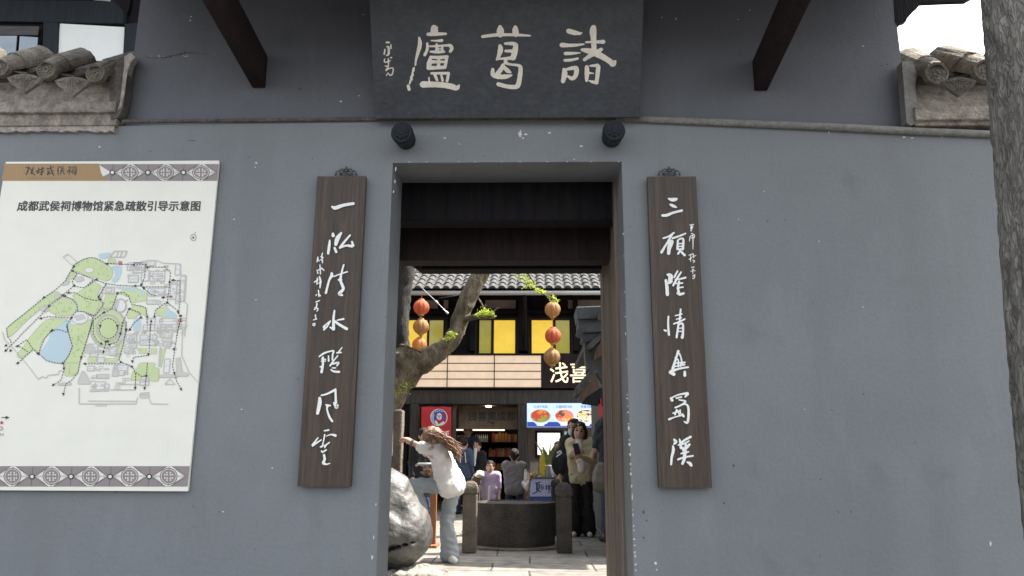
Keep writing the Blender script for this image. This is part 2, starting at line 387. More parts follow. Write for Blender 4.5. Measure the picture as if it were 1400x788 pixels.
# tiled coping of the lower walls on both sides
def coping(x_px0, x_px1, side):
    yf = W - .035
    A = Plane((0, yf, 0))
    xa, xb = sorted((A(x_px0, 130).x, A(x_px1, 130).x))
    sl = lambda px, py: A(px, py).z
    cop = MB()
    if side < 0:
        zz = [sl(80, 172), sl(80, 156), sl(80, 141), sl(80, 104)]
        mats_ = M['mortar']
    else:
        zz = [sl(1300, 171.5), sl(1300, 166), sl(1300, 147), sl(1300, 108)]
        mats_ = M['mortar']
    a, b, c, d = zz
    prof = [(yf-.000, a), (yf+.004, b-.004), (yf-.022, b+.002), (yf-.020, c), (yf+.025, c+.004), (yf+.075, d), (W+.33, d), (W+.33, a)]
    pts = [Vector((xa, y, z)) for y, z in prof]
    cop.prism(pts, (xb-xa, 0, 0))
    part = cop.build('tiled_coping', mats_, gate, bevel=.006, label='weathered plaster coping with clay tiles, ' + ('left' if side < 0 else 'right') + ' of the upper wall')
    # ragged mortar under it
    if side < 0:
        rg = MB(); pts = []
        for i in range(30):
            px = -20 + 176*i/29; pts.append((px, 178 + random.uniform(0, 3.5)))
        rg.prism([A(px, py, -.010) for px, py in pts] + [A(156, 171, -.010), A(-20, 173, -.010)], (0, .03, 0))
        rg.build('mortar_bed', M['mortar_pale'], part)
        ed = MB()
        ed.prism([A(p[0], p[1], .004) for p in [(149,150),(150,128),(147,110),(152,98),(160,86),(168,74),(176,70),(179,80),(175,95),(173,112),(171,130),(168,146),(162,160),(152,164)]], (0, .07, 0))
        ed.build('broken_edge', M['mortar_dark'], part)
        ed = MB()
        ed.prism([A(p[0], p[1], .006) for p in [(170,78),(178,72),(185,78),(178,86),(175,96),(172,112),(170,130),(166,146),(160,152),(164,140),(166,124),(168,104),(170,90)]], (0, .05, 0))
        ed.build('broken_edge', M['mortar_pale'], part)
        discs = [(-320, 84), (-255, 86), (-190, 88), (-126, 90), (-62, 92), (1, 94), (65, 97), (132, 102)]; rad = .062
    else:
        ed = MB().prism([A(p[0], p[1], .002) for p in [(1233,84),(1247,84),(1254,100),(1251,118),(1254,140),(1253,168),(1246,172),(1240,168),(1238,150),(1236,120)]], (0, .07, 0))
        ed.build('broken_edge', M['mould'], part)
        discs = [(1279, 102), (1345, 98), (1412, 97), (1479, 96), (1546, 95), (1613, 94), (1680, 93)]; rad = .072
    zb_ = d; bed = MB(); ya_ = yf + .085
    bed.prism([Vector((xa, y, z)) for y, z in [(ya_, zb_), (ya_, zb_+.10), (W+.31, zb_+.30), (W+.31, zb_)]], (xb-xa, 0, 0))
    bed.build('tile_bed', M['mortar_dark'], part)
    for i, (px, py) in enumerate(discs):
        c = Plane((0, W-.10, 0))(px, py)
        ax = Vector((0, .80, .60)).normalized()
        t = MB(); jx = random.uniform(-.10, .10)
        # barrel: a thick half tube running back up the slope
        side_v = Vector((1, 0, 0)); nrm = side_v.cross(ax); nrm = -nrm if nrm.z < 0 else nrm
        L = .46; segs = 14
        for (s0, s1, r0, r1) in ((0, .17, rad, rad*1.22), (.15, L, rad*1.30, rad*1.42)):
            vs_ = []; fs = []
            for s_, r_ in ((s0, r0), (s1, r1)):
                r_ *= random.uniform(.95, 1.05)
                for rr in (r_, r_*.8):
                    for k in range(segs+1):
                        an = -0.25 + (math.pi+.5)*k/segs
                        vs_.append(c + ax*(s_ + random.uniform(-.012, .012)*(s_ > 0)) + side_v*(math.cos(an)*rr + jx*s_) + nrm*math.sin(an)*rr*random.uniform(.95, 1.04))
            m_ = segs+1
            for k in range(segs):
                fs.append((k, k+1, 2*m_+k+1, 2*m_+k)); fs.append((m_+k+1, m_+k, 3*m_+k, 3*m_+k+1))
                fs.append((k+1, k, m_+k, m_+k+1)); fs.append((2*m_+k, 2*m_+k+1, 3*m_+k+1, 3*m_+k))
            fs += [(0, 2*m_, 3*m_, m_), (segs, m_+segs, 3*m_+segs, 2*m_+segs)]
            t.add(vs_, fs)
        t.build('barrel_tile', M['tile_old'], part, sm=False)
        d = MB()                                   # round end face with a moulded rim and radiating pattern
        d.tube([c + Vector((0, .02, 0)), c + Vector((0, -.012, 0))], [rad*1.0, rad*1.0], 28)
        rim = [c + Vector((math.cos(2*math.pi*k/28)*rad*.9, -.013, math.sin(2*math.pi*k/28)*rad*.9)) for k in range(29)]
        d.tube(rim, .006, 6, caps=False)
        rim = [c + Vector((math.cos(2*math.pi*k/24)*rad*.55, -.013, math.sin(2*math.pi*k/24)*rad*.55)) for k in range(25)]
        d.tube(rim, .004, 6, caps=False)
        for k in range(14):
            an = 2*math.pi*k/14
            d.tube([c + Vector((math.cos(an)*rad*q, -.013, math.sin(an)*rad*q)) for q in (.6, .85)], .004, 5)
        for k in range(5):
            an = 2*math.pi*k/5
            d.tube([c + Vector((math.cos(an)*rad*.25, -.012, math.sin(an)*rad*.25)), c + Vector((math.cos(an)*rad*.25, -.018, math.sin(an)*rad*.25))], .009, 7)
        d.build('tile_end', M['tile_old'], part)
    for i, (p, q) in enumerate(zip(discs, discs[1:])):   # drip tiles hang between the barrels
        mx, my = (p[0]+q[0])/2, (p[1]+q[1])/2 + 2
        pts = [(-24, 9), (-13, 5), (0, 3), (13, 5), (24, 9), (19, 16), (11, 22), (0, 30), (-10, 23), (-19, 16)]
        B = Plane((0, W-.09, 0), 14)
        dt = MB().prism([B(mx+a, my+b) for a, b in pts], (0, .022, .004))
        for k in range(9):
            a = -20 + 40*k/8; top = 4 + abs(a)*.15; bot = 27 - abs(a)*.8
            if bot > top+3: dt.tube([B(mx+a*.85, my+top+3, .002), B(mx+a*.5, my+bot-3, .002)], .0035, 5)
        dt.build('drip_tile', M['tile_old'], part)
        # concave pan tile behind
        c = Plane((0, W-.08, 0))(mx, my-4); ax = Vector((0, .90, .43)).normalized(); nrm = Vector((0, -.43, .90))
        vs_ = []; fs = []
        for s_ in (0, .3, .6):
            for k in range(9):
                an = math.pi*(.12 + .76*k/8); vs_.append(c + ax*s_ + Vector((math.cos(an)*.125, 0, 0)) - nrm*(math.sin(an)*.06-.03))
        for s_ in range(2):
            for k in range(8): fs.append((s_*9+k, s_*9+k+1, (s_+1)*9+k+1, (s_+1)*9+k))
        MB().add(vs_, fs).build('pan_tile', M['tile_old'], part, sm=True)
M['mortar_pale'] = mat('pale_lime_mortar', (.36, .33, .30), var=.3, scale=18, bump=.6, bscale=60, rough=.95, fine=.2)
coping(-345, 163, -1); coping(1246, 1690, 1)

# ------------------------------------------------------------------ brush lettering
def spline(pts, n=6):
    if len(pts) == 1: return pts
    out = []
    for i in range(len(pts)-1):
        p0, p1, p2, p3 = pts[max(i-1, 0)], pts[i], pts[i+1], pts[min(i+2, len(pts)-1)]
        for k in range(n):
            t = k/n
            out.append(tuple(.5*((2*b) + (-a+c)*t + (2*a-5*b+4*c-d)*t*t + (-a+3*b-3*c+d)*t**3) for a, b, c, d in zip(p0, p1, p2, p3)))
    out.append(pts[-1]); return out
stroke_no = [0]
def strokes(mb, origin, s, lst, plane, off=.002, wk=1.0, rough=.05, n=6):
    ox, oy = origin
    for st in lst:
        pts = spline(st, n)
        L, R_ = [], []
        for i, (x, y, w) in enumerate(pts):
            a = pts[max(i-1, 0)]; b = pts[min(i+1, len(pts)-1)]
            dx, dy = b[0]-a[0], b[1]-a[1]; l = math.hypot(dx, dy) or 1
            h = max(w, 3)*.5*wk*(1 + random.uniform(-rough, rough))
            L.append((x - dy/l*h, y + dx/l*h)); R_.append((x + dy/l*h, y - dx/l*h))
        def cap(p, q, w, sgn):
            dx, dy = p[0]-q[0], p[1]-q[1]; l = math.hypot(dx, dy) or 1
            ang = math.atan2(dy, dx); h = max(w, 3)*.5*wk
            return [(p[0] + math.cos(ang + sgn*t)*h*.9, p[1] + math.sin(ang + sgn*t)*h*.9) for t in (-.9, -.45, 0, .45, .9)]
        endc = cap(pts[-1], pts[-2], pts[-1][2], -1); stc = cap(pts[0], pts[1], pts[0][2], -1)
        o = off + stroke_no[0] % 40 * .00006; stroke_no[0] += 1
        vsn = []; fs = []
        for (a, b) in zip(L, R_): vsn += [a, b]
        for i in range(len(L)-1): fs.append((2*i, 2*i+1, 2*i+3, 2*i+2))
        k = len(vsn); vsn += endc; e = len(L)-1
        fs.append((2*e, 2*e+1, k+4, k+3, k+2, k+1, k)[::1]); k2 = len(vsn); vsn += stc
        fs.append((1, 0, k2+4, k2+3, k2+2, k2+1, k2))
        mb.add([plane(ox + x/s, oy + y/s, o) for x, y in vsn], fs)

# ------------------------------------------------------------------ name plaque over the door
bot = Plane((0, W-.07, 0))
PT = Plane(bot(700, 162), 23)
plq = thing('name_plaque', 'broad charcoal name plaque with three cream brush characters, tilted forward over the doorway', 'plaque', tuple(bot(694, 162)))
q = [PT(512, 163), PT(875, 161), PT(881, -22), PT(504, -22)]
MB().prism(q, PT.n*.045).build('panel', M['plaque'], plq, bevel=.004)
zhu = [[(150,110,60),(220,130,60),(290,140,34),(312,128,10)],[(70,278,58),(150,282,44),(240,280,36),(335,268,20)],[(110,380,40),(200,378,36),(292,372,12)],[(105,462,34),(180,458,34),(262,440,28)],
 [(95,570,40),(105,620,66),(85,715,50)],[(110,575,30),(200,555,46),(245,565,60),(238,640,54),(200,680,44),(165,675,30)],[(145,655,30),(195,678,44)],
 [(450,70,70),(445,120,82),(452,220,64),(455,330,64),(440,390,66)],[(360,245,24),(440,242,30),(570,240,50)],[(310,335,34),(370,345,60),(460,370,80),(560,420,70),(640,470,66),(685,500,76),(712,472,30)],
 [(545,330,44),(510,350,46),(420,400,50),(340,455,40)],[(370,540,50),(372,620,56),(367,705,36)],[(410,528,22),(500,522,44)],[(508,535,52),(500,620,52),(488,725,44)],[(395,705,14),(440,720,36),(490,728,46)],[(395,612,28),(450,618,14)]]
ge = [[(75,160,34),(150,150,34),(250,140,36),(350,140,32),(450,142,32),(590,150,18)],[(265,55,44),(268,90,76),(268,135,76)],[(430,58,44),(430,90,64),(436,135,66)],
 [(265,260,40),(270,300,56),(250,370,40),(230,408,24)],[(320,235,28),(400,235,40),(430,245,46)],[(436,250,50),(425,320,62),(405,390,60)],[(325,315,30),(400,315,36)],[(240,400,20),(330,395,30),(400,390,46)],
 [(332,400,38),(325,440,36),(380,460,26),(450,468,30),(485,492,44),(480,580,50),(462,675,54),(430,702,50),(340,697,44),(245,672,44)],
 [(300,462,36),(270,520,50),(212,588,46)],[(187,512,34),(190,570,48),(250,593,48),(335,590,46),(390,575,20)],[(310,492,40),(350,530,46),(380,545,20)],[(240,560,44),(262,568,30)]]
lu = [[(340,62,64),(345,100,84)],[(345,52,40),(375,66,26)],[(275,135,36),(340,132,44),(470,130,28)],[(312,203,14),(370,205,22),(428,202,34)],
 [(182,172,24),(190,240,44),(170,330,38),(150,400,26),(140,468,20)],[(124,498,24),(118,530,28)],[(112,538,18),(110,580,28)],[(98,590,26),(98,625,30)],[(88,635,22),(80,665,20)],[(64,690,34),(74,730,32)],
 [(270,232,26),(268,300,30),(242,358,34)],[(290,265,18),(380,262,24),(470,255,24),(518,258,38),(532,290,38),(515,322,30)],[(370,242,26),(375,312,42)],[(430,262,22),(430,318,32)],[(302,322,20),(380,325,34),(450,322,28)],[(370,290,14),(430,292,14)],
 [(302,380,30),(400,385,38),(485,376,34)],[(302,395,36),(290,450,54),(287,495,46)],[(478,385,34),(470,440,34),(460,488,34)],[(280,497,46),(370,495,38),(460,490,38)],[(310,432,40),(470,432,24)],[(395,388,30),(390,490,38)],
 [(312,555,24),(400,555,28),(500,555,32)],[(287,602,16),(290,640,18)],[(350,570,34),(375,630,28)],[(420,575,22),(435,635,28)],[(498,560,34),(482,640,30)],[(220,675,72),(300,675,66),(420,680,60),(520,695,62),(585,713,54),(612,684,20)]]
for o_, s_, ch in (((760, 30), 8.756, zhu), ((650, 30), 7.88, ge), ((550, 30), 7.88, lu)):
    lw = MB(); strokes(lw, o_, s_, ch, PT); lw.build('character', M['cream_paint'], plq)
lw = MB()
sig = [[(207,150,30),(248,150,28)],[(275,182,18),(275,240,26)],[(210,215,18),(238,222,30),(240,325,34),(205,350,18)],[(185,255,20),(172,328,26)],[(180,402,18),(175,448,20),(215,450,20),(265,430,18)],[(270,385,20),(290,380,18)],[(235,402,20),(235,515,20),(200,575,24)],[(187,512,18),(230,520,22)],[(200,580,26),(250,550,20),(310,550,18),(295,640,20),(265,655,22)],[(207,658,16),(230,622,16),(260,655,18)]]
strokes(lw, (510, 45), 11.26, sig, PT)
lw.build('signature', M['cream_paint'], plq)

# ------------------------------------------------------------------ the couplet boards
def couplet(corners, label, chars, hook_px, sig_):
    yf = W - .055
    B = Plane((0, yf, 0))
    pts = [B(*p) for p in corners]
    base = (pts[2] + pts[3]) / 2
    t = thing('couplet_board', label, 'couplet board', (base.x, yf, base.z), 'carved couplet boards beside the doorway')
    xs0 = (pts[0].x + pts[3].x)/2; xs1 = (pts[1].x + pts[2].x)/2
    zt_, zb_ = (pts[0].z+pts[1].z)/2, (pts[2].z+pts[3].z)/2
    bd = MB(); nseg = 14                         # a slightly hollow board
    vs_ = []
    for k in range(nseg+1):
        u = k/nseg; x = xs0 + (xs1-xs0)*u; dy = .0 + .006*(1-(2*u-1)**2)
        vs_ += [(x, yf+dy, zb_), (x, yf+dy, zt_), (x, yf+.04, zb_), (x, yf+.04, zt_)]
    fs = []
    for k in range(nseg):
        a = 4*k; b = a+4
        fs += [(a, b, b+1, a+1), (a+2, a+3, b+3, b+2), (a, a+2, b+2, b), (a+1, b+1, b+3, a+3)]
    fs += [(0, 1, 3, 2), (4*nseg, 4*nseg+2, 4*nseg+3, 4*nseg+1)]
    bd.add(vs_, fs).build('board', M['board'], t)
    for o, s, ch in chars:
        lm = MB(); strokes(lm, o, s, ch, B, .001, wk=1.0); lm.build('character', M['white_paint'], t)
    lm = MB()
    for o, s, ch in sig_: strokes(lm, o, s, ch, B, .001, wk=.82)
    lm.build('signature', M['white_paint'], t)
    hk = MB(); hb = Plane((0, yf+.02, 0)); k = W/FPX; c = hb(*hook_px)          # scrolled iron hanger
    V = lambda a, b: c + Vector((a*k, 0, b*k))
    hk.tube([V(-15, 0), V(-14.5, 5), V(-11, 7), V(-8, 5), V(-9, 1.5)], .0055, 7)
    hk.tube([V(15, 0), V(14.5, 5), V(11, 7), V(8, 5), V(9, 1.5)], .0055, 7)
    hk.tube([V(-11, 6), V(-7, 9.5), V(-3, 9), V(0, 12), V(3, 9), V(7, 9.5), V(11, 6)], .0055, 7)
    hk.tube([V(-7, 0), V(-6, 4), V(-2, 4.5), V(0, 1.5), V(2, 4.5), V(6, 4), V(7, 0)], .0048, 7)
    hk.tube([V(0, 5), V(0, 9)], .010, 9); hk.tube([V(0, 9), V(0, 13)], [.008, .006], 9)
    hk.tube([V(-4, 6), V(-4, 8)], .006, 7); hk.tube([V(4, 6), V(4, 8)], .006, 7)
    hk.build('hanger', [M['iron_hi']], t, sm=True)
    return t
yi = [[(108,178,18),(145,193,40),(230,165,34),(340,146,32)]]
hong = [[(120,468,22),(122,492,38)],[(85,542,16),(80,600,30),(68,683,28)],[(210,462,22),(170,520,48),(150,588,34)],[(137,622,22),(155,668,28)],[(305,487,20),(250,550,24),(197,620,26)],[(192,625,18),(260,600,22),(325,605,34)],[(325,557,22),(338,600,28)]]
qing = [[(185,108,24),(185,135,34),(160,180,24),(140,250,24),(122,322,26)],[(315,18,18),(295,90,20),(280,180,28),(300,240,32),(310,280,30),(270,328,38),(300,345,22)],[(207,145,14),(270,120,14),(353,93,16)],[(262,180,26),(292,180,18)]]
shui = [[(215,512,20),(205,600,26),(205,712,34)],[(205,712,34),(167,690,14)],[(170,625,18),(125,660,16),(100,688,26)],[(165,640,14),(130,690,18),(100,716,22)],[(242,615,12),(313,602,22)],[(215,625,28),(280,670,28),(348,708,32)]]
jian = [[(90,140,16),(140,105,22),(200,85,16),(245,80,20),(235,120,18),(232,178,18)],[(130,147,22),(130,220,24),(115,308,28)],[(115,165,14),(160,170,12)],[(112,190,14),(160,188,12)],[(190,132,14),(192,188,20)],[(335,42,12),(300,90,16)],[(280,100,18),(328,95,16)],[(290,130,14),(250,180,16),(207,238,20)],[(230,220,18),(298,205,22),(280,238,18)],[(230,262,12),(266,262,16)],[(217,282,16),(250,300,22),(306,305,24)],[(102,250,18),(130,250,14)]]
feng = [[(112,558,16),(180,540,22),(262,497,24)],[(265,492,22),(268,580,24),(270,640,28)],[(247,637,18),(275,688,34),(288,662,22)],[(95,585,30),(95,640,42),(72,752,34)],[(162,660,16),(208,668,20)],[(180,672,28),(175,710,18),(200,790,24),(232,838,22)]]
yun = [[(277,190,16),(338,179,24)],[(305,262,10),(370,240,20),(430,254,38)],[(285,242,22),(270,320,18),(250,398,20),(227,405,22)],[(195,282,16),(120,383,30)],[(122,390,28),(180,350,22),(238,312,18)],[(348,347,20),(310,375,20),(285,413,22)],[(250,400,18),(288,380,12)],[(240,457,16),(255,476,24),(308,446,20)],[(275,515,34),(285,570,34),(265,618,38)],[(267,627,38),(310,640,22),(353,628,14)]]
sgl = [[(105,85,16),(97,130,14)],[(110,110,14),(118,125,10)],[(150,45,14),(140,85,14)],[(135,80,16),(160,90,12)],[(145,95,14),(150,140,14)],[(130,110,12),(155,120,10)],[(95,215,14),(150,195,12)],[(125,160,14),(130,250,14)],[(100,225,14),(105,245,14)],[(140,190,12),(165,215,14)],[(70,330,14),(105,305,16)],[(100,290,16),(95,350,14)],[(120,275,18),(130,320,22),(125,385,16)],[(110,340,12),(140,330,12)],[(110,410,16),(115,470,16)],[(85,460,14),(95,450,12)],[(120,450,12),(130,465,14)],[(85,525,14),(120,510,14)],[(95,540,20),(90,570,16),(70,600,14)],[(75,580,14),(105,590,16),(95,615,12)],[(80,650,16),(85,690,14)],[(60,700,12),(95,690,12)],[(55,740,14),(75,735,16),(70,755,14),(55,750,12)]]
couplet([(436,241),(502,241),(477,666),(404,665)], 'dark walnut couplet board left of the doorway, seven white characters beginning with one stroke', [((440,260),7.88,yi),((440,260),7.88,hong),((430,360),7.88,qing),((430,360),7.88,shui),((425,470),7.88,jian),((425,470),7.88,feng),((415,570),9.85,yun)], (473, 240), [((420,340),7.165,sgl)])
san = [[(187,92,16),(225,105,38),(268,100,34),(281,90,14)],[(207,156,20),(240,172,34),(276,187,14)],[(122,275,26),(170,272,32),(240,245,26),(333,222,26)]]
gu = [[(132,520,18),(190,500,20),(248,461,20)],[(235,467,22),(180,560,22),(112,673,28)],[(200,552,28),(195,620,38),(190,683,38)],[(190,550,22),(228,550,28),(220,590,28),(205,638,18)],[(232,520,22),(300,498,20),(373,468,18)],[(290,542,22),(285,638,26)],[(302,530,18),(348,530,22),(342,638,28)],[(290,580,14),(340,575,14)],[(290,610,14),(340,605,14)],[(287,640,18),(343,635,18)],[(320,642,22),(292,688,22)],[(312,652,22),(363,703,28)]]
lon = [[(130,113,28),(155,130,48),(150,188,38)],[(110,168,28),(120,230,32),(125,308,34)],[(120,200,18),(168,180,22)],[(225,77,16),(192,138,20)],[(260,87,16),(220,150,20),(182,218,22)],[(202,160,14),(250,155,16),(303,142,20)],[(207,200,14),(273,195,16)],[(240,177,20),(230,240,24),(235,290,28)],[(217,245,12),(278,235,16)],[(217,295,14),(250,305,28),(288,295,18)]]
qin = [[(135,522,18),(132,600,20),(140,703,22)],[(92,655,14),(110,663,24)],[(255,452,18),(245,558,20)],[(202,515,12),(268,498,14)],[(212,550,12),(263,535,12)],[(187,595,16),(240,575,18),(296,548,16)],[(235,592,20),(215,728,22)],[(237,600,18),(275,595,20),(278,680,22),(270,728,32)],[(227,640,12),(268,635,12)],[(224,670,12),(268,668,12)]]
xin = [[(180,67,24),(160,130,20),(130,228,28)],[(190,90,16),(205,130,14),(215,188,16)],[(150,125,12),(178,145,16)],[(155,175,12),(238,170,18)],[(150,205,12),(238,190,14)],[(180,150,14),(180,208,16)],[(200,170,12),(200,205,12)],[(112,250,28),(190,225,18),(268,212,18)],[(102,258,22),(140,275,34)],[(238,252,22),(238,288,26)]]
shu = [[(112,490,18),(125,510,28)],[(115,490,14),(180,460,14),(263,446,24)],[(265,452,24),(242,478,16)],[(162,490,16),(208,480,16)],[(185,505,12),(245,520,18),(200,555,16),(152,575,16)],[(150,575,12),(230,545,14),(265,560,20),(272,630,22),(262,708,22),(232,700,12)],[(165,592,14),(150,638,16)],[(132,625,14),(198,605,14)],[(175,600,12),(190,638,14)],[(195,592,10),(200,628,12)],[(97,680,22),(150,660,12),(223,640,18)],[(215,632,16),(228,653,22)]]
han = [[(217,145,36),(245,190,66),(215,228,30)],[(197,265,36),(205,340,54),(175,470,44),(165,595,38)],[(315,138,24),(330,200,46),(340,300,46)],[(517,98,42),(420,150,42),(352,200,38)],[(488,172,24),(400,220,34),(292,245,28)],[(498,232,38),(440,290,58),(380,338,46)],[(332,290,38),(398,310,58)],[(337,400,22),(400,385,48),(483,366,22)],[(430,232,38),(410,400,58),(400,500,58),(367,582,46)],[(288,505,38),(400,465,34),(556,440,34)],[(452,552,28),(500,575,58),(528,615,46)]]
sgr = [[(115,70,14),(160,62,14)],[(125,100,22),(150,90,16)],[(135,75,16),(130,140,18)],[(150,80,12),(140,115,14)],[(110,260,12),(118,210,14),(140,190,12)],[(135,170,16),(170,190,14),(165,225,12)],[(150,190,14),(153,270,14),(152,360,8)],[(130,225,12),(165,215,12)],[(100,430,10),(145,415,14)],[(105,480,14),(140,460,12)],[(125,430,14),(125,505,12)],[(155,410,12),(160,460,14)],[(150,450,12),(188,432,10)],[(150,490,12),(172,500,14),(155,520,10)],[(135,575,12),(165,572,14)],[(145,595,14),(160,600,12)],[(125,622,10),(180,615,10)],[(152,600,12),(150,650,12)],[(150,680,14),(175,665,14),(165,705,14),(148,705,12)]]
couplet([(886,242),(952,241),(973,667),(900,667)], 'dark walnut couplet board right of the doorway, seven white characters beginning with three strokes', [((890,260),7.88,san),((890,260),7.88,gu),((895,360),7.165,lon),((895,360),7.165,qin),((900,470),6.57,xin),((900,470),6.57,shu),((905,590),13.13,han)], (915, 240), [((930,300),8.75,sgr)])
# ------------------------------------------------------------------ the printed evacuation map on the wall
def flat(name, col, rough=.4, var=.03): 
    return mat(name, col, rough=rough, var=var, scale=5)
M['pr_white'] = flat('map_white', (.83, .82, .735)); M['pr_brown'] = flat('map_ochre', (.36, .225, .10)); M['pr_grey'] = flat('map_grey', (.27, .235, .235))
M['pr_dark'] = flat('map_ink', (.045, .042, .045)); M['pr_navy'] = flat('map_navy', (.012, .014, .045)); M['pr_green'] = flat('map_green', (.58, .68, .36), var=.06)
M['pr_dgreen'] = flat('map_tree_green', (.40, .51, .25)); M['pr_blue'] = flat('map_blue', (.50, .64, .70)); M['pr_build'] = flat('map_building_grey', (.60, .585, .55)); M['pr_line'] = flat('map_line_grey', (.50, .485, .45))
M['pr_lpath'] = flat('map_path_white', (.78, .78, .76)); M['pr_red'] = flat('map_red', (.45, .06, .08)); M['pr_pale'] = flat('map_gold_print', (.28, .17, .08)); M['pr_cream'] = flat('map_cream', (.78, .75, .70))

Y_S = W - .026
SG = Plane((0, Y_S, 0))
sx0, sx1 = SG(8, 220).x, SG(299.5, 220).x; sz1, sz0 = SG(150, 220.5).z, SG(150, 671.5).z
sgn = thing('map_sign', 'large cream printed map board with ochre header hanging on the wall left of the doorway', 'map board', ((sx0+sx1)/2, Y_S, sz0))
MB().box((sx0, Y_S, sz0), (sx1, Y_S+.018, sz1)).build('panel', M['pr_white'], sgn, bevel=.0015)
for x in (sx0+.25, sx1-.25):
    for z in (sz0+.25, sz1-.25): MB().box((x-.03, Y_S+.0182, z-.03), (x+.03, W-.0005, z+.03)).build('mounting_block', M['iron'], sgn)
lay = lambda k: .0006 + k*.0004
def zx(o, s, pts): return [(o[0] + x/s, o[1] + y/s) for x, y in pts]
C1 = ((0, 330), 6.06); C2 = ((120, 330), 6.064); C3 = ((0, 440), 6.57); C4 = ((120, 440), 6.567)
class Print:
    def __init__(s, m): s.mb = MB(); s.m = m; s.k = 0
    def poly(s, pts, layer):
        s.k += 1; s.mb.sheet([SG(x, y, lay(layer) + (s.k % 30)*.000008) for x, y in pts]); return s
    def ell(s, cx, cy, rx, ry, layer, n=28): return s.poly([(cx + rx*math.cos(2*math.pi*i/n), cy + ry*math.sin(2*math.pi*i/n)) for i in range(n)], layer)
    def line(s, pts, w, layer, close=False):
        if close: pts = pts + [pts[0]]
        for (x0, y0), (x1, y1) in zip(pts, pts[1:]):
            dx, dy = x1-x0, y1-y0; l = math.hypot(dx, dy) or 1; nx, ny = -dy/l*w/2, dx/l*w/2
            s.poly([(x0+nx, y0+ny), (x1+nx, y1+ny), (x1-nx, y1-ny), (x0-nx, y0-ny)], layer)
        return s
    def ring(s, cx, cy, rx, ry, w, layer, n=28):
        for i in range(n):
            a, b = 2*math.pi*i/n, 2*math.pi*(i+1)/n
            s.poly([(cx+rx*math.cos(a), cy+ry*math.sin(a)), (cx+rx*math.cos(b), cy+ry*math.sin(b)), (cx+(rx-w)*math.cos(b), cy+(ry-w)*math.sin(b)), (cx+(rx-w)*math.cos(a), cy+(ry-w)*math.sin(a))], layer)
        return s
    def build(s, name, parent): return s.mb.build(name, s.m, parent)
sm_ = lambda pts, n=4: [(x, y) for x, y in spline(pts, n)]
def closed(pts, n=3):
    q = [pts[-1]] + pts + [pts[0], pts[1]]
    return sm_(q, n)[n:-n]
green = [
 [(90,382.8),(95,374.6),(99,365.5),(105.6,359.7),(114,354.8),(122,352.3),(132,352.8),(138,358),(144.7,361.3),(152,365.5),(154,373),(152,381),(145,384.5),(130,379.5),(120,378),(105.6,371),(100,376)],
 zx(*C1,[(545,325),(590,262),(640,268),(620,300),(570,322)]),
 zx(*C1,[(60,770),(55,720),(100,680),(190,610),(330,500),(450,415),(500,440),(440,500),(340,560),(230,650),(120,760)]) + zx(*C3,[(100,130),(70,130),(60,95)]),
 zx(*C1,[(400,560),(430,530),(520,462),(590,480),(638,530),(622,590),(570,620),(480,615),(420,590)]),
 zx(*C1,[(600,450),(650,420),(700,390),(788,330)]) + zx(*C2,[(60,340),(110,370),(80,450),(110,480),(125,540),(60,620),(10,610)]) + zx(*C1,[(788,610),(720,590),(650,570),(640,520)]),
 zx(*C1,[(250,788),(380,650),(500,640),(560,650),(520,680),(450,730)]) + zx(*C3,[(460,80),(390,160),(360,210),(350,280),(300,250),(180,330),(150,290),(200,240)]),
 zx(*C1,[(550,700),(600,690),(680,690),(740,650),(770,645)]) + zx(*C3,[(815,30),(780,170),(718,365),(580,368),(650,230),(620,100),(600,40)]),
 zx(*C3,[(580,374),(718,374),(700,470),(640,490),(582,488)]),
 zx(*C2,[(150,440),(240,440),(210,540),(150,570),(120,540)]),
 zx(*C2,[(240,440),(300,400),(380,380),(490,430),(485,490),(440,500),(360,510),(335,460),(280,440)]),
 zx(*C2,[(370,530),(440,530),(490,560),(480,620),(430,600),(360,560)]), zx(*C2,[(330,580),(360,565),(430,605),(380,640),(330,640)]),
 zx(*C2,[(560,600),(580,560),(650,540),(680,570),(640,650),(600,620)]), zx(*C2,[(170,140),(230,150),(235,180),(170,180)]), zx(*C2,[(560,410),(630,410),(630,445),(550,445)]),
 zx(*C4,[(460,240),(530,240),(530,285),(460,285)]), zx(*C4,[(570,240),(620,240),(615,290),(570,290)]), zx(*C4,[(640,260),(700,240),(660,410),(640,400)]),
 zx(*C4,[(440,420),(470,370),(600,370),(600,410),(640,420),(635,530),(560,530),(520,470),(470,520),(390,530),(400,450)]),
 zx(*C4,[(0,320),(80,310),(75,365),(0,365)]), zx(*C4,[(160,330),(250,330),(290,160),(330,170),(280,330),(250,365),(160,365)])]
road = Print(M['pr_lpath']); grn = Print(M['pr_green']); blu = Print(M['pr_blue']); bld = Print(M['pr_build']); lin = Print(M['pr_line']); dg = Print(M['pr_dgreen'])
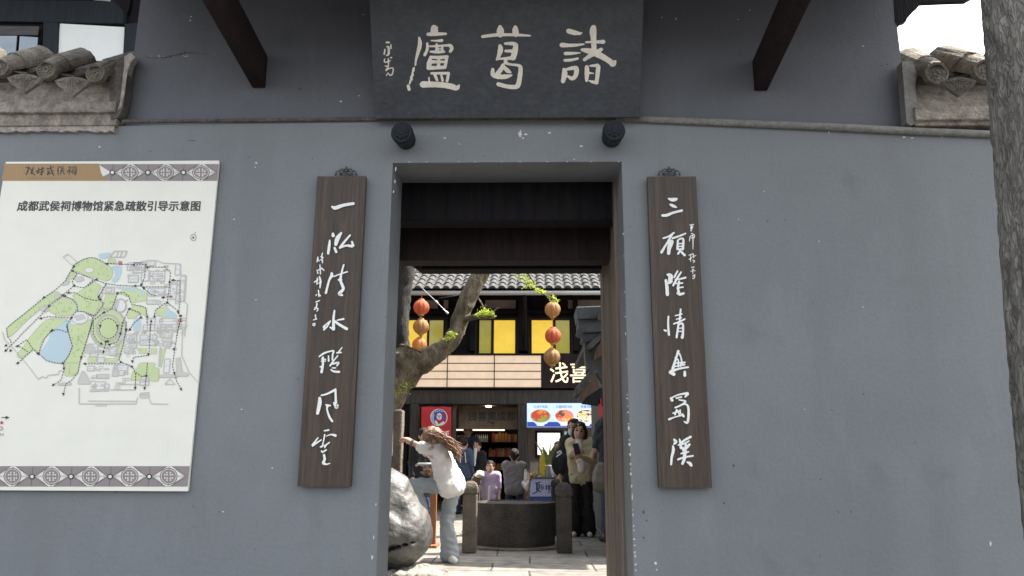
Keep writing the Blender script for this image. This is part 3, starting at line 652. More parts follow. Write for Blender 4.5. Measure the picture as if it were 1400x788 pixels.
# pale road field under everything, outlines of the grounds
lin.line(zx(*C4,[(985,610),(985,600)]), .5, 1)
for g in green: grn.poly(closed(g) if len(g) > 6 else g, 2); lin.line(g, .45, 3, True)
grn.ell(148, 449, 24, 27, 2); lin.ring(148, 449, 25.5, 28.5, 2.8, 3); lin.ring(148, 449, 17.5, 19.5, 3.2, 3); grn.ell(148, 449.5, 13.6, 14.8, 4)
road.ell(122, 369.5, 6.2, 3.8, 4); lin.ring(122, 369.5, 6.2, 3.8, .5, 5); road.ell(109, 434.5, 11.5, 8.6, 4); lin.ring(109, 434.5, 11.5, 8.6, .6, 5)
road.ell(164.5, 418, 7.5, 9, 4); lin.ring(164.5, 418, 8.6, 10, 2.0, 5)
for pts in (zx(*C3,[(460,85),(540,65),(600,97),(640,180),(645,230),(610,300),(570,358),(480,368),(400,338),(362,280),(390,230),(440,150)]), zx(*C3,[(590,0),(640,-20),(600,95),(500,80),(540,20)]),
            zx(*C2,[(640,570),(700,580),(740,620),(690,640),(640,610)]), zx(*C2,[(385,650),(430,640),(440,740),(380,740)]), zx(*C2,[(90,110),(180,95),(190,120),(120,150)]),
            zx(*C2,[(200,210),(280,210),(270,290),(230,340),(200,330),(225,270)]), zx(*C2,[(230,375),(400,390),(395,415),(280,400)]), zx(*C2,[(430,400),(470,420),(440,460)]), zx(*C1,[(595,470),(640,520),(650,570),(635,590),(630,530)])):
    blu.poly(closed(pts), 3)
for x, y in [(108,362),(120,357),(131,359),(146,368),(141,374),(147,377),(135,374),(139,365)] + [(70+random.random()*30, 412+random.random()*16) for _ in range(14)] + [(113+random.random()*14, 394+random.random()*26) for _ in range(16)] + [(98+random.random()*20, 450+random.random()*38) for _ in range(22)] + [(92+random.random()*12, 500+random.random()*12) for _ in range(5)] + [(22+i*6.5, 447-i*5) for i in range(8)] + [(52+i*4, 462-i*5) for i in range(8)] + [(172+random.random()*22, 402+random.random()*10) for _ in range(6)] + [(140+random.random()*14, 412+random.random()*10) for _ in range(6)]:
    dg.poly([(x-.9, y+1.4), (x, y-1.6), (x+.9, y+1.4)], 4)
R2 = [(330,180,450,240),(340,285,420,340),(520,250,640,330),(540,272,620,312),(490,160,560,200),(500,390,640,450),(490,490,600,520),(120,380,220,430),(150,390,200,420),(600,640,740,690),(600,690,740,740),(355,200,430,232),(450,240,510,330),(690,350,740,480),(500,640,560,740),(380,180,470,260),(560,620,620,720),(640,360,690,380),(770,290,810,420),(760,420,800,500),(730,190,770,280)]
R4 = [(350,120,440,180),(370,135,420,165),(340,200,440,240),(330,240,410,280),(470,120,620,160),(470,170,620,210),(650,100,760,140),(670,150,750,180),(680,190,740,220),(690,335,740,460),(70,540,160,610),(240,390,360,440),(280,440,330,480),(470,520,550,570),(470,660,550,682),(0,200,90,260),(90,320,150,365),(200,200,260,300),(20,270,90,310),(500,30,630,80),(660,30,700,70),(710,40,760,70),(650,230,660,400),(150,560,190,620),(0,400,60,440)]
for rs, cc, sk in ((R2, C2, 0), (R4, C4, 0)):
    for x0, y0, x1, y1 in rs:
        q = zx(*cc, [(x0, y0), (x1, y0), (x1-(y1-y0)*.08, y1), (x0-(y1-y0)*.08, y1)])
        road.poly(q, 3); bld.line(q, 1.6, 4, True); lin.line(q, .4, 5, True)
        m0, m1 = ((q[0][0]+q[3][0])/2, (q[0][1]+q[3][1])/2), ((q[1][0]+q[2][0])/2, (q[1][1]+q[2][1])/2)
        lin.line([m0, m1], .4, 5)
for pts in (zx(*C4,[(80,470),(190,470),(190,510),(75,510)]), zx(*C4,[(230,400),(270,390),(270,490),(215,490)]), zx(*C4,[(470,640),(550,632),(548,655),(465,655)]), zx(*C4,[(290,120),(330,110),(320,160),(280,170)]),
            zx(*C4,[(470,520),(550,510),(550,540),(470,545)]), zx(*C2,[(215,520),(245,480),(262,500),(235,580)]), zx(*C3,[(770,210),(830,205),(854,240),(854,290),(760,280)]), zx(*C3,[(700,530),(740,440),(760,450),(790,500),(820,560),(700,560)]),
            zx(*C3,[(520,550),(640,545),(640,570),(520,572)]), zx(*C2,[(700,330),(745,330),(740,360),(700,360)]), zx(*C1,[(320,545),(380,540),(410,570),(370,590),(330,565)]), zx(*C1,[(610,620),(690,605),(710,640),(640,660)]),
            zx(*C1,[(520,340),(580,330),(560,360),(520,365)]), zx(*C1,[(450,450),(500,440),(505,470),(460,480)]), zx(*C4,[(790,330),(830,320),(850,450),(905,465),(900,490),(800,490)]), zx(*C4,[(640,480),(800,470),(800,500),(640,500)]), zx(*C1,[(605,300),(680,290),(700,320),(640,340)]), zx(*C4,[(20,610),(190,605),(190,620),(20,628)])):
    bld.poly(pts, 4); lin.line(pts, .5, 5, True)
for pts in (zx(*C2,[(440,165),(580,160),(620,180),(760,185),(770,280),(815,280),(800,500),(825,520),(800,788)]), zx(*C4,[(830,60),(850,60),(840,300),(905,450),(985,540)]), zx(*C3,[(210,345),(270,420),(340,515),(380,490),(410,505),(430,480),(520,470),(530,440),(560,440)]),
            zx(*C4,[(-80,590),(-80,735),(430,735),(445,680)]), zx(*C4,[(550,690),(565,735),(720,738)]), zx(*C4,[(200,610),(420,610)]), zx(*C4,[(270,545),(270,560),(470,560)]), zx(*C4,[(0,710),(430,712)]), zx(*C1,[(520,130),(560,105),(640,170),(600,200),(520,130)]), zx(*C2,[(180,130),(220,80),(325,80),(300,130),(180,130)]),
            zx(*C2,[(250,85),(235,130)]), zx(*C2,[(285,85),(265,130)]), zx(*C3,[(20,90),(40,160),(130,250),(200,340)]), zx(*C2,[(50,640),(150,350),(90,450)]), zx(*C4,[(690,560),(735,510),(780,560),(690,560)])):
    lin.line(pts, .55, 4); bld.line([(x+.8, y+.9) for x, y in pts], .9, 3)
for zone, cc, cnt in (((320,190,660,350), C2, 26), ((500,390,650,520), C2, 14), ((690,300,800,500), C2, 10), ((590,630,790,760), C2, 14), ((330,90,450,300), C4, 22), ((460,60,640,220), C4, 22), ((650,30,770,300), C4, 18), ((0,200,270,300), C4, 14), ((0,390,340,600), C4, 26)):
    for _ in range(cnt):
        x, y = random.uniform(zone[0], zone[2]), random.uniform(zone[1], zone[3]); w_, h_ = random.uniform(14, 46), random.uniform(8, 22)
        q = zx(*cc, [(x, y), (x+w_, y), (x+w_-h_*.1, y+h_), (x-h_*.1, y+h_)])
        (bld if random.random() < .55 else lin).line(q, random.choice((.5, .8, 1.1)), 4, True)
for p, nm in ((road, 'map_paths'), (grn, 'map_lawns'), (blu, 'map_ponds'), (bld, 'map_buildings'), (lin, 'map_outlines'), (dg, 'map_trees')): p.build(nm, sgn)
# dashed routes and arrow heads
rt = Print(M['pr_navy'])
routes = [zx(*C2,[(490,190),(380,195),(270,190),(150,185),(100,155),(50,138),(10,136)]) + zx(*C1,[(740,135),(690,150),(640,180),(605,215),(560,290),(540,330),(450,410),(360,470),(190,610),(100,680),(55,720),(60,788)]) + zx(*C3,[(90,160),(100,195)]),
 zx(*C1,[(600,245),(640,260),(700,285),(775,315)]) + zx(*C2,[(60,318),(150,350),(250,365),(390,372),(440,370),(460,378),(660,378)]), zx(*C1,[(770,320),(700,385),(660,380),(610,370),(598,330),(640,265)]),
 zx(*C1,[(610,370),(550,420),(480,480),(400,540),(340,610),(160,788)]) + zx(*C3,[(170,140),(45,265)]), zx(*C1,[(560,430),(620,425),(700,470),(788,490)]) + zx(*C2,[(80,490),(105,480)]),
 zx(*C1,[(530,455),(600,480),(640,530),(640,570),(590,635),(550,700),(565,760)]) + zx(*C3,[(600,20),(620,120),(650,220),(620,300),(570,370)]), zx(*C1,[(335,640),(400,625),(500,630),(590,635)]),
 zx(*C1,[(640,580),(700,585),(770,630),(745,740)]) + zx(*C3,[(830,10),(780,160),(725,330),(700,450),(650,520),(590,560),(570,650)]), zx(*C3,[(350,290),(370,220),(400,150),(460,80),(530,70),(600,95)]),
 zx(*C3,[(350,290),(420,350),(500,372),(570,375),(575,430),(550,520),(475,575)]), zx(*C3,[(160,215),(240,160),(290,240),(345,290)]), zx(*C3,[(290,255),(150,380)]), zx(*C3,[(170,220),(250,270)]), zx(*C4,[(280,378),(0,378)]) + zx(*C3,[(760,378)]),
 [(148 + 12.6*math.cos(a), 449.3 + 13.6*math.sin(a)) for a in np.linspace(0, 2*math.pi, 30)], zx(*C4,[(50,0),(50,110),(80,170),(125,203)]), zx(*C4,[(310,0),(295,110),(265,180),(190,207)]), zx(*C4,[(160,200),(135,280)]),
 zx(*C4,[(345,0),(340,90),(320,200),(280,340),(300,365),(400,400),(430,470),(425,600)]), zx(*C4,[(560,20),(558,120),(548,300),(410,320),(400,360)]), zx(*C4,[(535,370),(525,490),(512,600)]), zx(*C4,[(430,455),(480,490),(520,490)]),
 zx(*C4,[(820,10),(780,250),(760,400),(780,470),(800,540),(840,610)]), zx(*C2,[(485,212),(640,215),(685,250),(680,340),(660,500),(560,570),(550,620)]), zx(*C2,[(660,510),(740,570),(770,650),(735,788)]), zx(*C2,[(690,325),(765,325),(765,500),(752,590)]),
 zx(*C2,[(480,195),(470,300),(440,370),(465,390),(520,440),(560,450)]), zx(*C2,[(690,460),(620,465)]), zx(*C2,[(245,430),(300,425),(340,455),(360,520),(480,550),(490,620),(490,690)]), zx(*C2,[(340,560),(430,590),(440,630),(380,680),(345,735)]),
 zx(*C2,[(245,430),(200,560),(120,600),(40,660),(0,788)]), zx(*C2,[(340,560),(300,650),(270,770)]), zx(*C2,[(520,740),(525,660)]), zx(*C2,[(65,318),(0,370)]), zx(*C2,[(150,355),(90,460)]), zx(*C2,[(105,485),(130,520),(60,620),(0,600)])]
for r_ in routes:
    acc = 0; on = True
    for (x0, y0), (x1, y1) in zip(r_, r_[1:]):
        l = math.hypot(x1-x0, y1-y0); t = 0
        while t < l:
            want = (2.6 if on else 1.4) - acc; e = min(l, t+want)
            if on and e-t > .15: rt.line([(x0+(x1-x0)*t/l, y0+(y1-y0)*t/l), (x0+(x1-x0)*e/l, y0+(y1-y0)*e/l)], .95, 7)
            if e-t < want-1e-6: acc += e-t
            else: acc = 0; on = not on
            t = e
def arrow(x, y, ang, s=2.0):
    a = RAD(ang); c, sn = math.cos(a), math.sin(a)
    rt.poly([(x + c*s*1.2, y + sn*s*1.2), (x - c*s - sn*s*.95, y - sn*s + c*s*.95), (x - c*s + sn*s*.95, y - sn*s - c*s*.95)], 8)
for cc, lst in ((C1, [(608,213,120),(598,246,180),(612,370,160),(517,445,200),(565,428,160),(535,455,160),(360,468,140),(402,540,135),(335,640,170),(590,637,135),(430,740,135)]),
                (C2, [(155,187,180),(378,196,180),(490,215,200),(705,322,180),(678,335,270),(390,370,180),(440,362,135),(460,385,225),(245,428,315),(620,467,180),(660,505,270),(342,560,180),(130,592,160),(105,482,30),(88,465,110),(68,318,180),(437,635,150),(492,622,270),(552,620,270),(525,660,270),(345,735,135),(318,740,90),(270,770,90),(103,705,90),(245,705,90),(752,590,60),(772,622,90)]),
                (C3, [(465,78,300),(50,215,150),(48,262,135),(92,262,135),(150,220,180),(342,290,60),(155,375,140),(567,378,60),(573,425,90),(475,570,140),(568,652,90),(728,325,90),(758,378,180)]),
                (C4, [(110,40,90),(265,42,90),(293,112,90),(125,200,30),(190,205,190),(160,185,90),(180,180,90),(138,275,110),(345,75,90),(375,72,140),(545,295,90),(400,360,90),(300,365,20),(390,402,200),(425,598,90),(525,490,100),(510,600,90),(775,250,90),(778,465,80),(838,608,60)])):
    for x, y, a in lst: arrow(cc[0][0]+x/cc[1], cc[0][1]+y/cc[1], a)
arrow(10, 571, 0, 2.4); rt.line([(2, 571), (8, 571)], .9, 7)
arrow(264, 324.5, 255, 1.6); rt.ring(264.3, 324.8, 4, 4.6, .5, 7, 18); rt.line([(266, 317), (267.4, 319.6)], .5, 7)
rt.build('map_routes', sgn)
rd = Print(M['pr_red'])
for cx, cy in (zx(*C2,[(268,180),(766,657)])): rd.ring(cx, cy, 2.7, 2.7, .9, 9, 16); rd.ell(cx, cy, 1.0, 1.0, 9, 10)
def star(cx, cy, r): rd.poly([(cx + (r if i % 2 == 0 else r*.42)*math.sin(math.pi*i/5), cy - (r if i % 2 == 0 else r*.42)*math.cos(math.pi*i/5)) for i in range(10)], 9)
star(*zx(*C2,[(690,458)])[0], 2.4); star(2, 578, 3.2); rd.ring(1.2, 586, 2.6, 2.8, .8, 9, 16)
rd.build('map_marks', sgn)
# header band and ornamental borders
hb = Print(M['pr_brown']); xe = 299.3
def bord(px, py): return px, py
hb.poly([(6.5, 224), (135, 224), (137, 234), (141, 241), (150, 247.3), (2, 247.3)], 2); hb.build('header_band', sgn)
def new_band():
    global gb, wb, kb
    gb = Print(M['pr_grey']); wb = Print(M['pr_cream']); kb = Print(M['pr_dark'])
def end_band():
    gb.build('border_ground', sgn); wb.build('border_motif', sgn); kb.build('border_ink', sgn)
new_band()
gb.poly([(133, 224.5), (xe, 224.5), (xe-2.4, 247.5), (150, 247.5), (141, 241), (137, 234)], 1)
def motif(cx, cy, hw, hh, lo, hi, skew):
    X = lambda x, y: (min(hi - (y-cy)*skew, max(lo, cx + x - y*0 - (y)*skew)), cy + y)
    wb.poly([X(-hw+4, 0), X(-3, -hh), X(3, -hh), X(hw-4, 0), X(3, hh), X(-3, hh)], 2)
    for s_ in (-1, 1):
        for t_ in (-1, 1):
            kb.line([X(s_*(hw-3), 0), X(s_*4, t_*(hh+.2))], .45, 3); kb.line([X(s_*(hw-6), t_*.4), X(s_*8, t_*(hh-3.5))], .35, 3)
    kb.line([X(-hw+3, -.6), X(-12, -.6)], .35, 3); kb.line([X(12, -.6), X(hw-3, -.6)], .35, 3); kb.line([X(-hw+3, .6), X(-12, .6)], .35, 3); kb.line([X(12, .6), X(hw-3, .6)], .35, 3)
    if cx + 12 < hi:
        gb.ell(cx, cy, 12, 12*hh/14, 4); wb.ring(cx, cy, 10.6, 10.6*hh/14, .7, 5); kb.ring(cx, cy, 12, 12*hh/14, .4, 5)
        for i in (-2, -1, 1, 2):
            for j in (-2, -1, 1, 2):
                if abs(i*j) < 4:
                    x, y = cx + (i*2.9 - .55*np.sign(i)), cy + (j*2.9 - .55*np.sign(j))*hh/14
                    wb.poly([(x-.95, y-.95), (x+.95, y-.95), (x+.95, y+.95), (x-.95, y+.95)], 6)
        kb.line([(cx+.9, cy-hh), (cx+.5, cy-hh+4)], .5, 6); kb.line([(cx-.9, cy+hh), (cx-.5, cy+hh-4)], .5, 6)
def knot(cx, cy, hh, skew):
    kb.line([(cx+hh*skew, cy-hh), (cx-hh*skew, cy+hh)], .45, 3); kb.ell(cx, cy, 3.9, 3.9, 6, 20); wb.ell(cx, cy, 2.3, 2.3, 7, 16)
for i in range(3): motif(177.5 + 48.6*i, 236, 24.3, 11.3, 140, 298.5, .12)
for i in range(3): knot(153.5 + 48.6*i, 236, 11.2, .12)
wb.poly([(136,226),(152,236),(141,241.5),(138,236)], 2); 
end_band(); new_band()
gb.poly([(-58, 637.5), (259.5, 637.5), (256.6, 665.5), (-63, 665.5)], 1)
for i in range(-2, 6):
    cx = 17 + 53.4*i
    if -60 < cx < 250: motif(cx, 651.5, 26.7, 13.6, -60, 258.5, .10)
    if -55 < cx+26.7 < 254: knot(cx+26.7, 651.8, 13.5, .10)
end_band()
# printed words
def text_mesh(s, bold=0.0):
    cu = bpy.data.curves.new('t', 'FONT'); cu.body = s; cu.size = 1.0; cu.offset = bold
    o = bpy.data.objects.new('t', cu); C.objects.link(o)
    dg_ = bpy.context.evaluated_depsgraph_get(); dg_.update()
    me = bpy.data.meshes.new_from_object(o.evaluated_get(dg_))
    vs_ = [tuple(v.co) for v in me.vertices]; fs = [tuple(p.vertices) for p in me.polygons]
    bpy.data.objects.remove(o); bpy.data.curves.remove(cu); bpy.data.meshes.remove(me)
    return vs_, fs
def text_on(mb, s, px0, py0, px1, py1, plane, off=.002, bold=0.0, lean=0.0):
    if bold:                                   # heavier print: the word laid down a few times, a hair apart
        dx = bold*(px1-px0)/len(s)*1.0
        for i, (ox, oy) in enumerate(((-1, -1), (1, -1), (-1, 1), (1, 1), (0, 0))): text_on(mb, s, px0+ox*dx, py0+oy*dx, px1+ox*dx, py1+oy*dx, plane, off+.00006*i, 0)
        return
    vs_, fs = text_mesh(s, 0)
    if not vs_: return
    xs = [v[0] for v in vs_]; ys = [v[1] for v in vs_]
    x0, x1, y0, y1 = min(xs), max(xs), min(ys), max(ys)
    a, b, c = plane(px0, py1, off), plane(px1, py1, off), plane(px0, py0, off)
    ux = b - a; uy = c - a; ux.z *= 1
    mb.add([a + Vector((ux.x, ux.y, ux.z))*((x-x0)/(x1-x0)) + Vector((0 if lean == 0 else lean, uy.y, uy.z))*((y-y0)/(y1-y0)) for x, y, z in vs_], fs)
tx = MB(); text_on(tx, '成都武侯祠博物馆紧急疏散引导示意图', 23, 275, 273, 288.5, SG, .0016, bold=.022)
tx.build('title_lettering', M['pr_dark'], sgn)
tx = MB()
lg = [[(310,120,14),(345,135,10)],[(345,110,12),(330,170,14),(308,208,12)],[(355,130,10),(375,160,10),(365,195,12)],[(400,120,10),(385,170,14),(380,195,12)],[(365,150,9),(395,150,9)],[(385,190,14),(412,212,14)],
 [(430,170,12),(475,150,10)],[(465,130,12),(450,190,14)],[(440,190,10),(470,175,10)],[(480,150,10),(525,130,12)],[(505,120,12),(495,215,12)],[(485,185,10),(525,165,10)],[(480,205,10),(500,200,10)],
 [(560,140,12),(615,130,10)],[(605,105,12),(612,160,12),(640,212,18)],[(575,160,10),(570,205,12)],[(560,205,12),(605,190,10)],[(590,165,10),(585,195,10)],[(630,115,12),(640,125,10)],[(615,175,10),(640,160,10)],
 [(705,110,12),(685,160,10)],[(698,150,12),(695,212,12)],[(715,125,10),(760,115,12)],[(730,140,10),(765,135,10)],[(722,165,10),(770,155,10)],[(745,145,10),(720,205,12)],[(745,165,10),(770,205,14)],
 [(820,120,12),(845,115,10)],[(850,125,10),(800,180,12)],[(830,160,14),(828,205,12)],[(840,160,10),(858,180,10)],[(865,125,10),(908,118,12),(905,200,14),(890,208,10)],[(865,145,9),(892,140,9)],[(865,165,9),(890,162,9),(888,190,9),(866,192,9),(866,165,9)]]
strokes(tx, (0, 215), 8.75, lg, SG, .0018, n=3)
tx.build('logo_lettering', M['pr_dark'], sgn)
tx = MB(); text_on(tx, 'CHENGDU WUHOU SHRINE', 38, 242.2, 97.5, 244.8, SG, .0017, bold=.01); tx.build('logo_lettering', M['pr_pale'], sgn)
tx = MB(); text_on(tx, '武侯祠大街', 130, 553, 146, 556.5, SG, .0017); tx.build('street_lettering', M['pr_line'], sgn)
tx = MB(); text_on(tx, '集合点', -5, 592.5, 5, 596, SG, .0017); tx.build('key_lettering', M['pr_dark'], sgn)
# ------------------------------------------------------------------ the shop house across the courtyard
YS = 15.0
S = Plane((0, YS, 0)); SP = lambda px, py, dy=0: P(px, py, YS+dy)
M['cedar'] = plank_material('brown_panelling', (.085, .055, .038), (.13, .088, .06), sx=8)
M['win_yellow'] = mat('yellow_blind', (.62, .43, .05), col2=(.80, .60, .10), scale=2.5, emit=(1, .66, .07), estr=.21, rough=.6)
M['win_olive'] = mat('olive_pane', (.40, .36, .07), emit=(.8, .68, .12), estr=.07, rough=.12)
M['screen'] = mat('cream_screen', (.78, .60, .44), var=.09, emit=(1, .76, .52), estr=.14, rough=.6)
M['glow'] = mat('lit_white', (.9, .88, .8), emit=(1, .93, .78), estr=.42)
M['sign_lit'] = mat('lit_letters', (.9, .8, .55), emit=(1, .80, .48), estr=.42)
M['lamp'] = mat('lamp_glow', (.9, .9, .8), emit=(1, .86, .62), estr=5)
M['gutter'] = mat('zinc_gutter', (.42, .41, .40), rough=.5, var=.12, scale=3, metal=.2)
M['beige_panel'] = mat('beige_panel', (.26, .21, .17), var=.15)
M['red_cloth'] = mat('red_banner_cloth', (.50, .025, .03), rough=.7)
shop = thing('shop_house', 'dark timber two storey shop house across the courtyard with yellow lit upper windows', 'shop house', (-.4, YS, 0))
zf0, zf1 = SP(700, 533).z, SP(700, 484).z
zw0, zw1 = SP(700, 484).z, SP(700, 402).z
XL, XR = -7.0, 4.6
xo0, xo1 = SP(562, 600).x, SP(712, 600).x     # open shop front
MB().box((XL, YS+.12, zf0), (XR, YS+.40, zw1+.35)).build('upper_wall', M['timber'], shop)
MB().box((XL, YS+.02, SP(700,553).z), (XR, YS+.36, zf0-.002)).build('header_beam', M['timber_worn'], shop, bevel=.01)
zh = SP(700, 553).z
MB().box((XL, YS+.08, .001), (SP(556,600).x, YS+.30, zh-.002)).build('ground_wall', M['timber'], shop, label='dark timber wall left of the shop opening')
MB().box((SP(720,600).x, YS+.10, .001), (XR, YS+.30, zh-.002)).build('ground_wall', M['cedar'], shop, label='brown panelled wall right of the shop opening')
for a, b in ((560, 571), (708, 720)): MB().box((SP(a,600).x, YS-.02, .001), (SP(b,600).x, YS+.2, zh-.002)).build('post', M['timber_worn'], shop, bevel=.01)
MB().box((SP(617,600).x, YS+.12, .001), (SP(622,600).x, YS+.2, zh-.002)).build('door_jamb', M['cedar'], shop)
# room behind the opening
MB().box((XL+.2, YS+4.0, .001), (XR-.2, YS+4.1, 3.2)).build('back_wall', M['cedar'], shop)
MB().box((XL+.2, YS+.42, zh+.12), (XR-.2, YS+4.0, zh+.16)).build('ceiling', M['beige_panel'], shop)
for xp in (xo0-.35, xo1+.12): MB().box((xp, YS+.42, .001), (xp+.05, YS+3.98, zh+.11)).build('partition', M['cedar'], shop)
# fascia: cream lit screens in a thin dark grid
f0, f1 = SP(520, 487).x, SP(739.5, 487).x
za, zb = SP(650, 529.5).z, SP(650, 486.5).z
fas = MB().box((f0, YS-.02, za), (f1, YS+.11, zb)).build('screen_panel', M['screen'], shop)
g = MB()
for i in range(1, 4): g.box((f0-.02, YS-.034, za+(zb-za)*i/4-.007), (f1, YS-.021, za+(zb-za)*i/4+.007))
for px in (549, 612, 676): x = SP(px, 500).x; g.box((x-.008, YS-.040, za-.01), (x+.008, YS-.022, zb+.01))
g.box((f0, YS-.05, zb+.003), (f1, YS+.1, zb+.03)); g.box((f0, YS-.05, za-.03), (f1, YS+.1, za-.003)); g.build('screen_grid', M['timber_red'], fas)
MB().box((f1+.01, YS-.03, za-.02), (XR, YS+.11, zb+.03)).build('sign_fascia', M['timber_red'], shop, bevel=.008)
tx = MB(); FS = Plane((0, YS-.06, 0))
text_on(tx, '浅喜集', 752, 495.5, 832, 523.5, FS, 0, bold=.006)
tx.build('sign_lettering', M['sign_lit'], shop)
# upper windows
def window(px0, px1, parts_):
    w_ = MB(); a, b = SP(px0, 440), SP(px1, 482)
    x0, x1, z1, z0 = a.x, b.x, SP((px0+px1)/2, 437).z, SP((px0+px1)/2, 483).z
    t = .045
    for q in (((x0-t, z0-t), (x1+t, z0)), ((x0-t, z1), (x1+t, z1+t)), ((x0-t, z0+.001), (x0, z1-.001)), ((x1, z0+.001), (x1+t, z1-.001))):
        w_.box((q[0][0], YS+.03, q[0][1]), (q[1][0], YS+.118, q[1][1]))
    fr = w_.build('window', M['timber_red'], shop, bevel=.004)
    for p0, p1, m in parts_:
        xa, xb = SP(p0, 460).x, SP(p1, 460).x
        MB().box((xa, YS+.085, z0+.012), (xb, YS+.117, z1-.002)).build('pane', M[m], fr)
    mx = MB()
    for p in {q[1] for q in parts_[:-1]}:
        x = SP(p, 460).x; mx.box((x-.012, YS+.05, z0+.002), (x+.03, YS+.084, z1-.003))
    mx.build('mullion', M['timber_red'], fr)
window(553, 607, [(556, 584, 'win_yellow'), (586, 605, 'win_olive')])
window(652, 706, [(655, 672, 'win_olive'), (675, 704, 'win_yellow')])
window(725, 781, [(727, 757, 'win_yellow'), (760, 779, 'win_olive')])
window(482, 540, [(484, 510, 'win_olive'), (513, 538, 'win_yellow')])
for a, b in ((570, 598), (606, 612), (663, 705), (777, 830)):
    MB().box((SP(a,415).x, YS+.09, SP(a,421).z), (SP(b,415).x, YS+.116, SP(b,409).z)).build('transom_panel', M['beige_panel'], shop)
g = MB()
for py in (406, 424.5, 433): z = SP(700, py).z; g.box((XL, YS+.04, z-.05), (XR, YS+.112, z+.02))
for px in (545, 646, 712, 719, 787): x = SP(px, 440).x; g.box((x-.05, YS+.0, zw0+.06), (x+.05, YS+.119, zw1+.1))
g.build('wall_frame', M['timber'], shop, bevel=.006)
# eave: gutter and rows of barrel tiles
YE = 14.1
GP = Plane((0, YE, 0)); zg0, zg1 = GP(700, 403.5).z, GP(700, 397).z
gm = MB(); gm.tube([(XL-.4, YE+.02, (zg0+zg1)/2), (XR+.4, YE+.02, (zg0+zg1)/2)], (zg1-zg0)/2, 14)
gm.build('gutter', M['gutter'], shop, sm=True)
x = SP(718, 420).x; MB().tube([(x, YE+.04, zg0-.02), (x, YE+.5, zg0-.35), (x, YS-.06, zg0-.6), (x, YS-.06, zf1+.05)], .035, 10).build('downpipe', M['timber'], shop, sm=True)
slope = RAD(27); ys0, zs0 = YE-.03, zg1+.02
ax = Vector((0, math.cos(slope), math.sin(slope))); nm = Vector((0, -math.sin(slope), math.cos(slope)))
rf = MB(); o0 = Vector((0, ys0, zs0)); Lr = 3.6
rf.prism([Vector((XL-.4, ys0+.03, zs0-.05)), Vector((XL-.4, ys0+.03, zs0)), Vector((XL-.4, ys0, zs0))+ax*Lr, Vector((XL-.4, ys0, zs0-.05))+ax*Lr], (XR-XL+.8, 0, 0))
rf.prism([Vector((XL-.4, ys0, zs0-.04))+ax*Lr, Vector((XL-.4, ys0, zs0+.02))+ax*Lr, Vector((XL-.4, ys0+6.4, zs0)), Vector((XL-.4, ys0+6.4, zs0-.05))], (XR-XL+.8, 0, 0))
rf.mi = 1
pit = .178; n = int((XR-XL+.7)/pit)
for i in range(n):
    x = XL - .33 + i*pit; wob = random.uniform(-.006, .006)
    for j in range(12):
        s0 = j*.30 - .02; s1 = s0 + .335
        if s1 > Lr: break
        lift0, lift1 = .016, .0
        r0, r1 = .064 + random.uniform(-.003, .003), .055
        vs_ = []; dx = random.uniform(-.006, .006) + wob*j*.2
        for s_, r_, lf in ((s0, r0, lift0), (s1, r1, lift1)):
            for k in range(9):
                an = math.pi*k/8; vs_.append(o0 + ax*s_ + Vector((x+dx+math.cos(an)*r_, 0, 0)) + nm*(math.sin(an)*r_*.85 + lf))
        base = len(vs_); fs = [(k, k+1, 10+k, 9+k) for k in range(8)] + [tuple(range(8, -1, -1))]
        rf.add(vs_, fs)
        # pan between, with its curved drip at the eave
        if i < n-1:
            vs_ = []
            for s_, lf in ((s0, .010), (s1, 0)):
                for k in range(5):
                    vs_.append(o0 + ax*s_ + Vector((x+pit/2 + (k-2)*.022, 0, 0)) + nm*(.006 + lf + abs(k-2)*.006))
            rf.add(vs_, [(k, k+1, 6+k, 5+k) for k in range(4)])
rf.build('roof', [M['timber'], M['tile']], shop)
sf = MB()
for i in range(30): x = XL + i*.39; sf.prism([Vector((x, ys0+.06, zs0-.055)), Vector((x, ys0+.06, zs0-.13)), Vector((x, YS+.1, zs0+.33)), Vector((x, YS+.1, zs0+.41))], (.06, 0, 0))
sf.build('rafter', M['timber'], shop)
# lit window behind the counter
gw = MB().box((SP(735,600).x, YS+.06, SP(735,622).z), (SP(766,600).x, YS+.098, SP(735,592).z)).build('window', M['glow'], shop, label='bright white lit window behind the drinks counter')
g = MB(); a, b = SP(735, 592), SP(766, 622)
for q in ((a.x-.05, b.z-.05, b.x+.05, b.z-.001), (a.x-.05, a.z+.001, b.x+.05, a.z+.05), (a.x-.05, b.z, a.x-.001, a.z), (b.x+.001, b.z, b.x+.05, a.z)): g.box((q[0], YS+.05, q[1]), (q[2], YS+.099, q[3]))
g.build('frame', M['timber'], gw)
M['blue_pane'] = mat('pale_blue_pane', (.35, .42, .48), rough=.15, emit=(.6, .75, .9), estr=.1)
gw = MB().box((SP(772,600).x, YS+.06, SP(772,640).z), (SP(790,600).x, YS+.098, SP(772,590).z)).build('window', M['blue_pane'], shop, label='pale blue side window right of the lit one')
for i, (px, py, dy, wd) in enumerate([(601, 556, .9, 9), (667, 555.5, 1.0, 8), (668, 559, 2.2, 7), (640, 556, 3.0, 6), (718, 553, 1.6, 6)]):
    x = P(px, py, YS+dy).x
    d = MB().box((x-wd*.5*15.5/1040, YS+dy-.09, zh+.085), (x+wd*.5*15.5/1040, YS+dy+.09, zh+.1195)).build('ceiling_lamp', M['lamp'], shop)
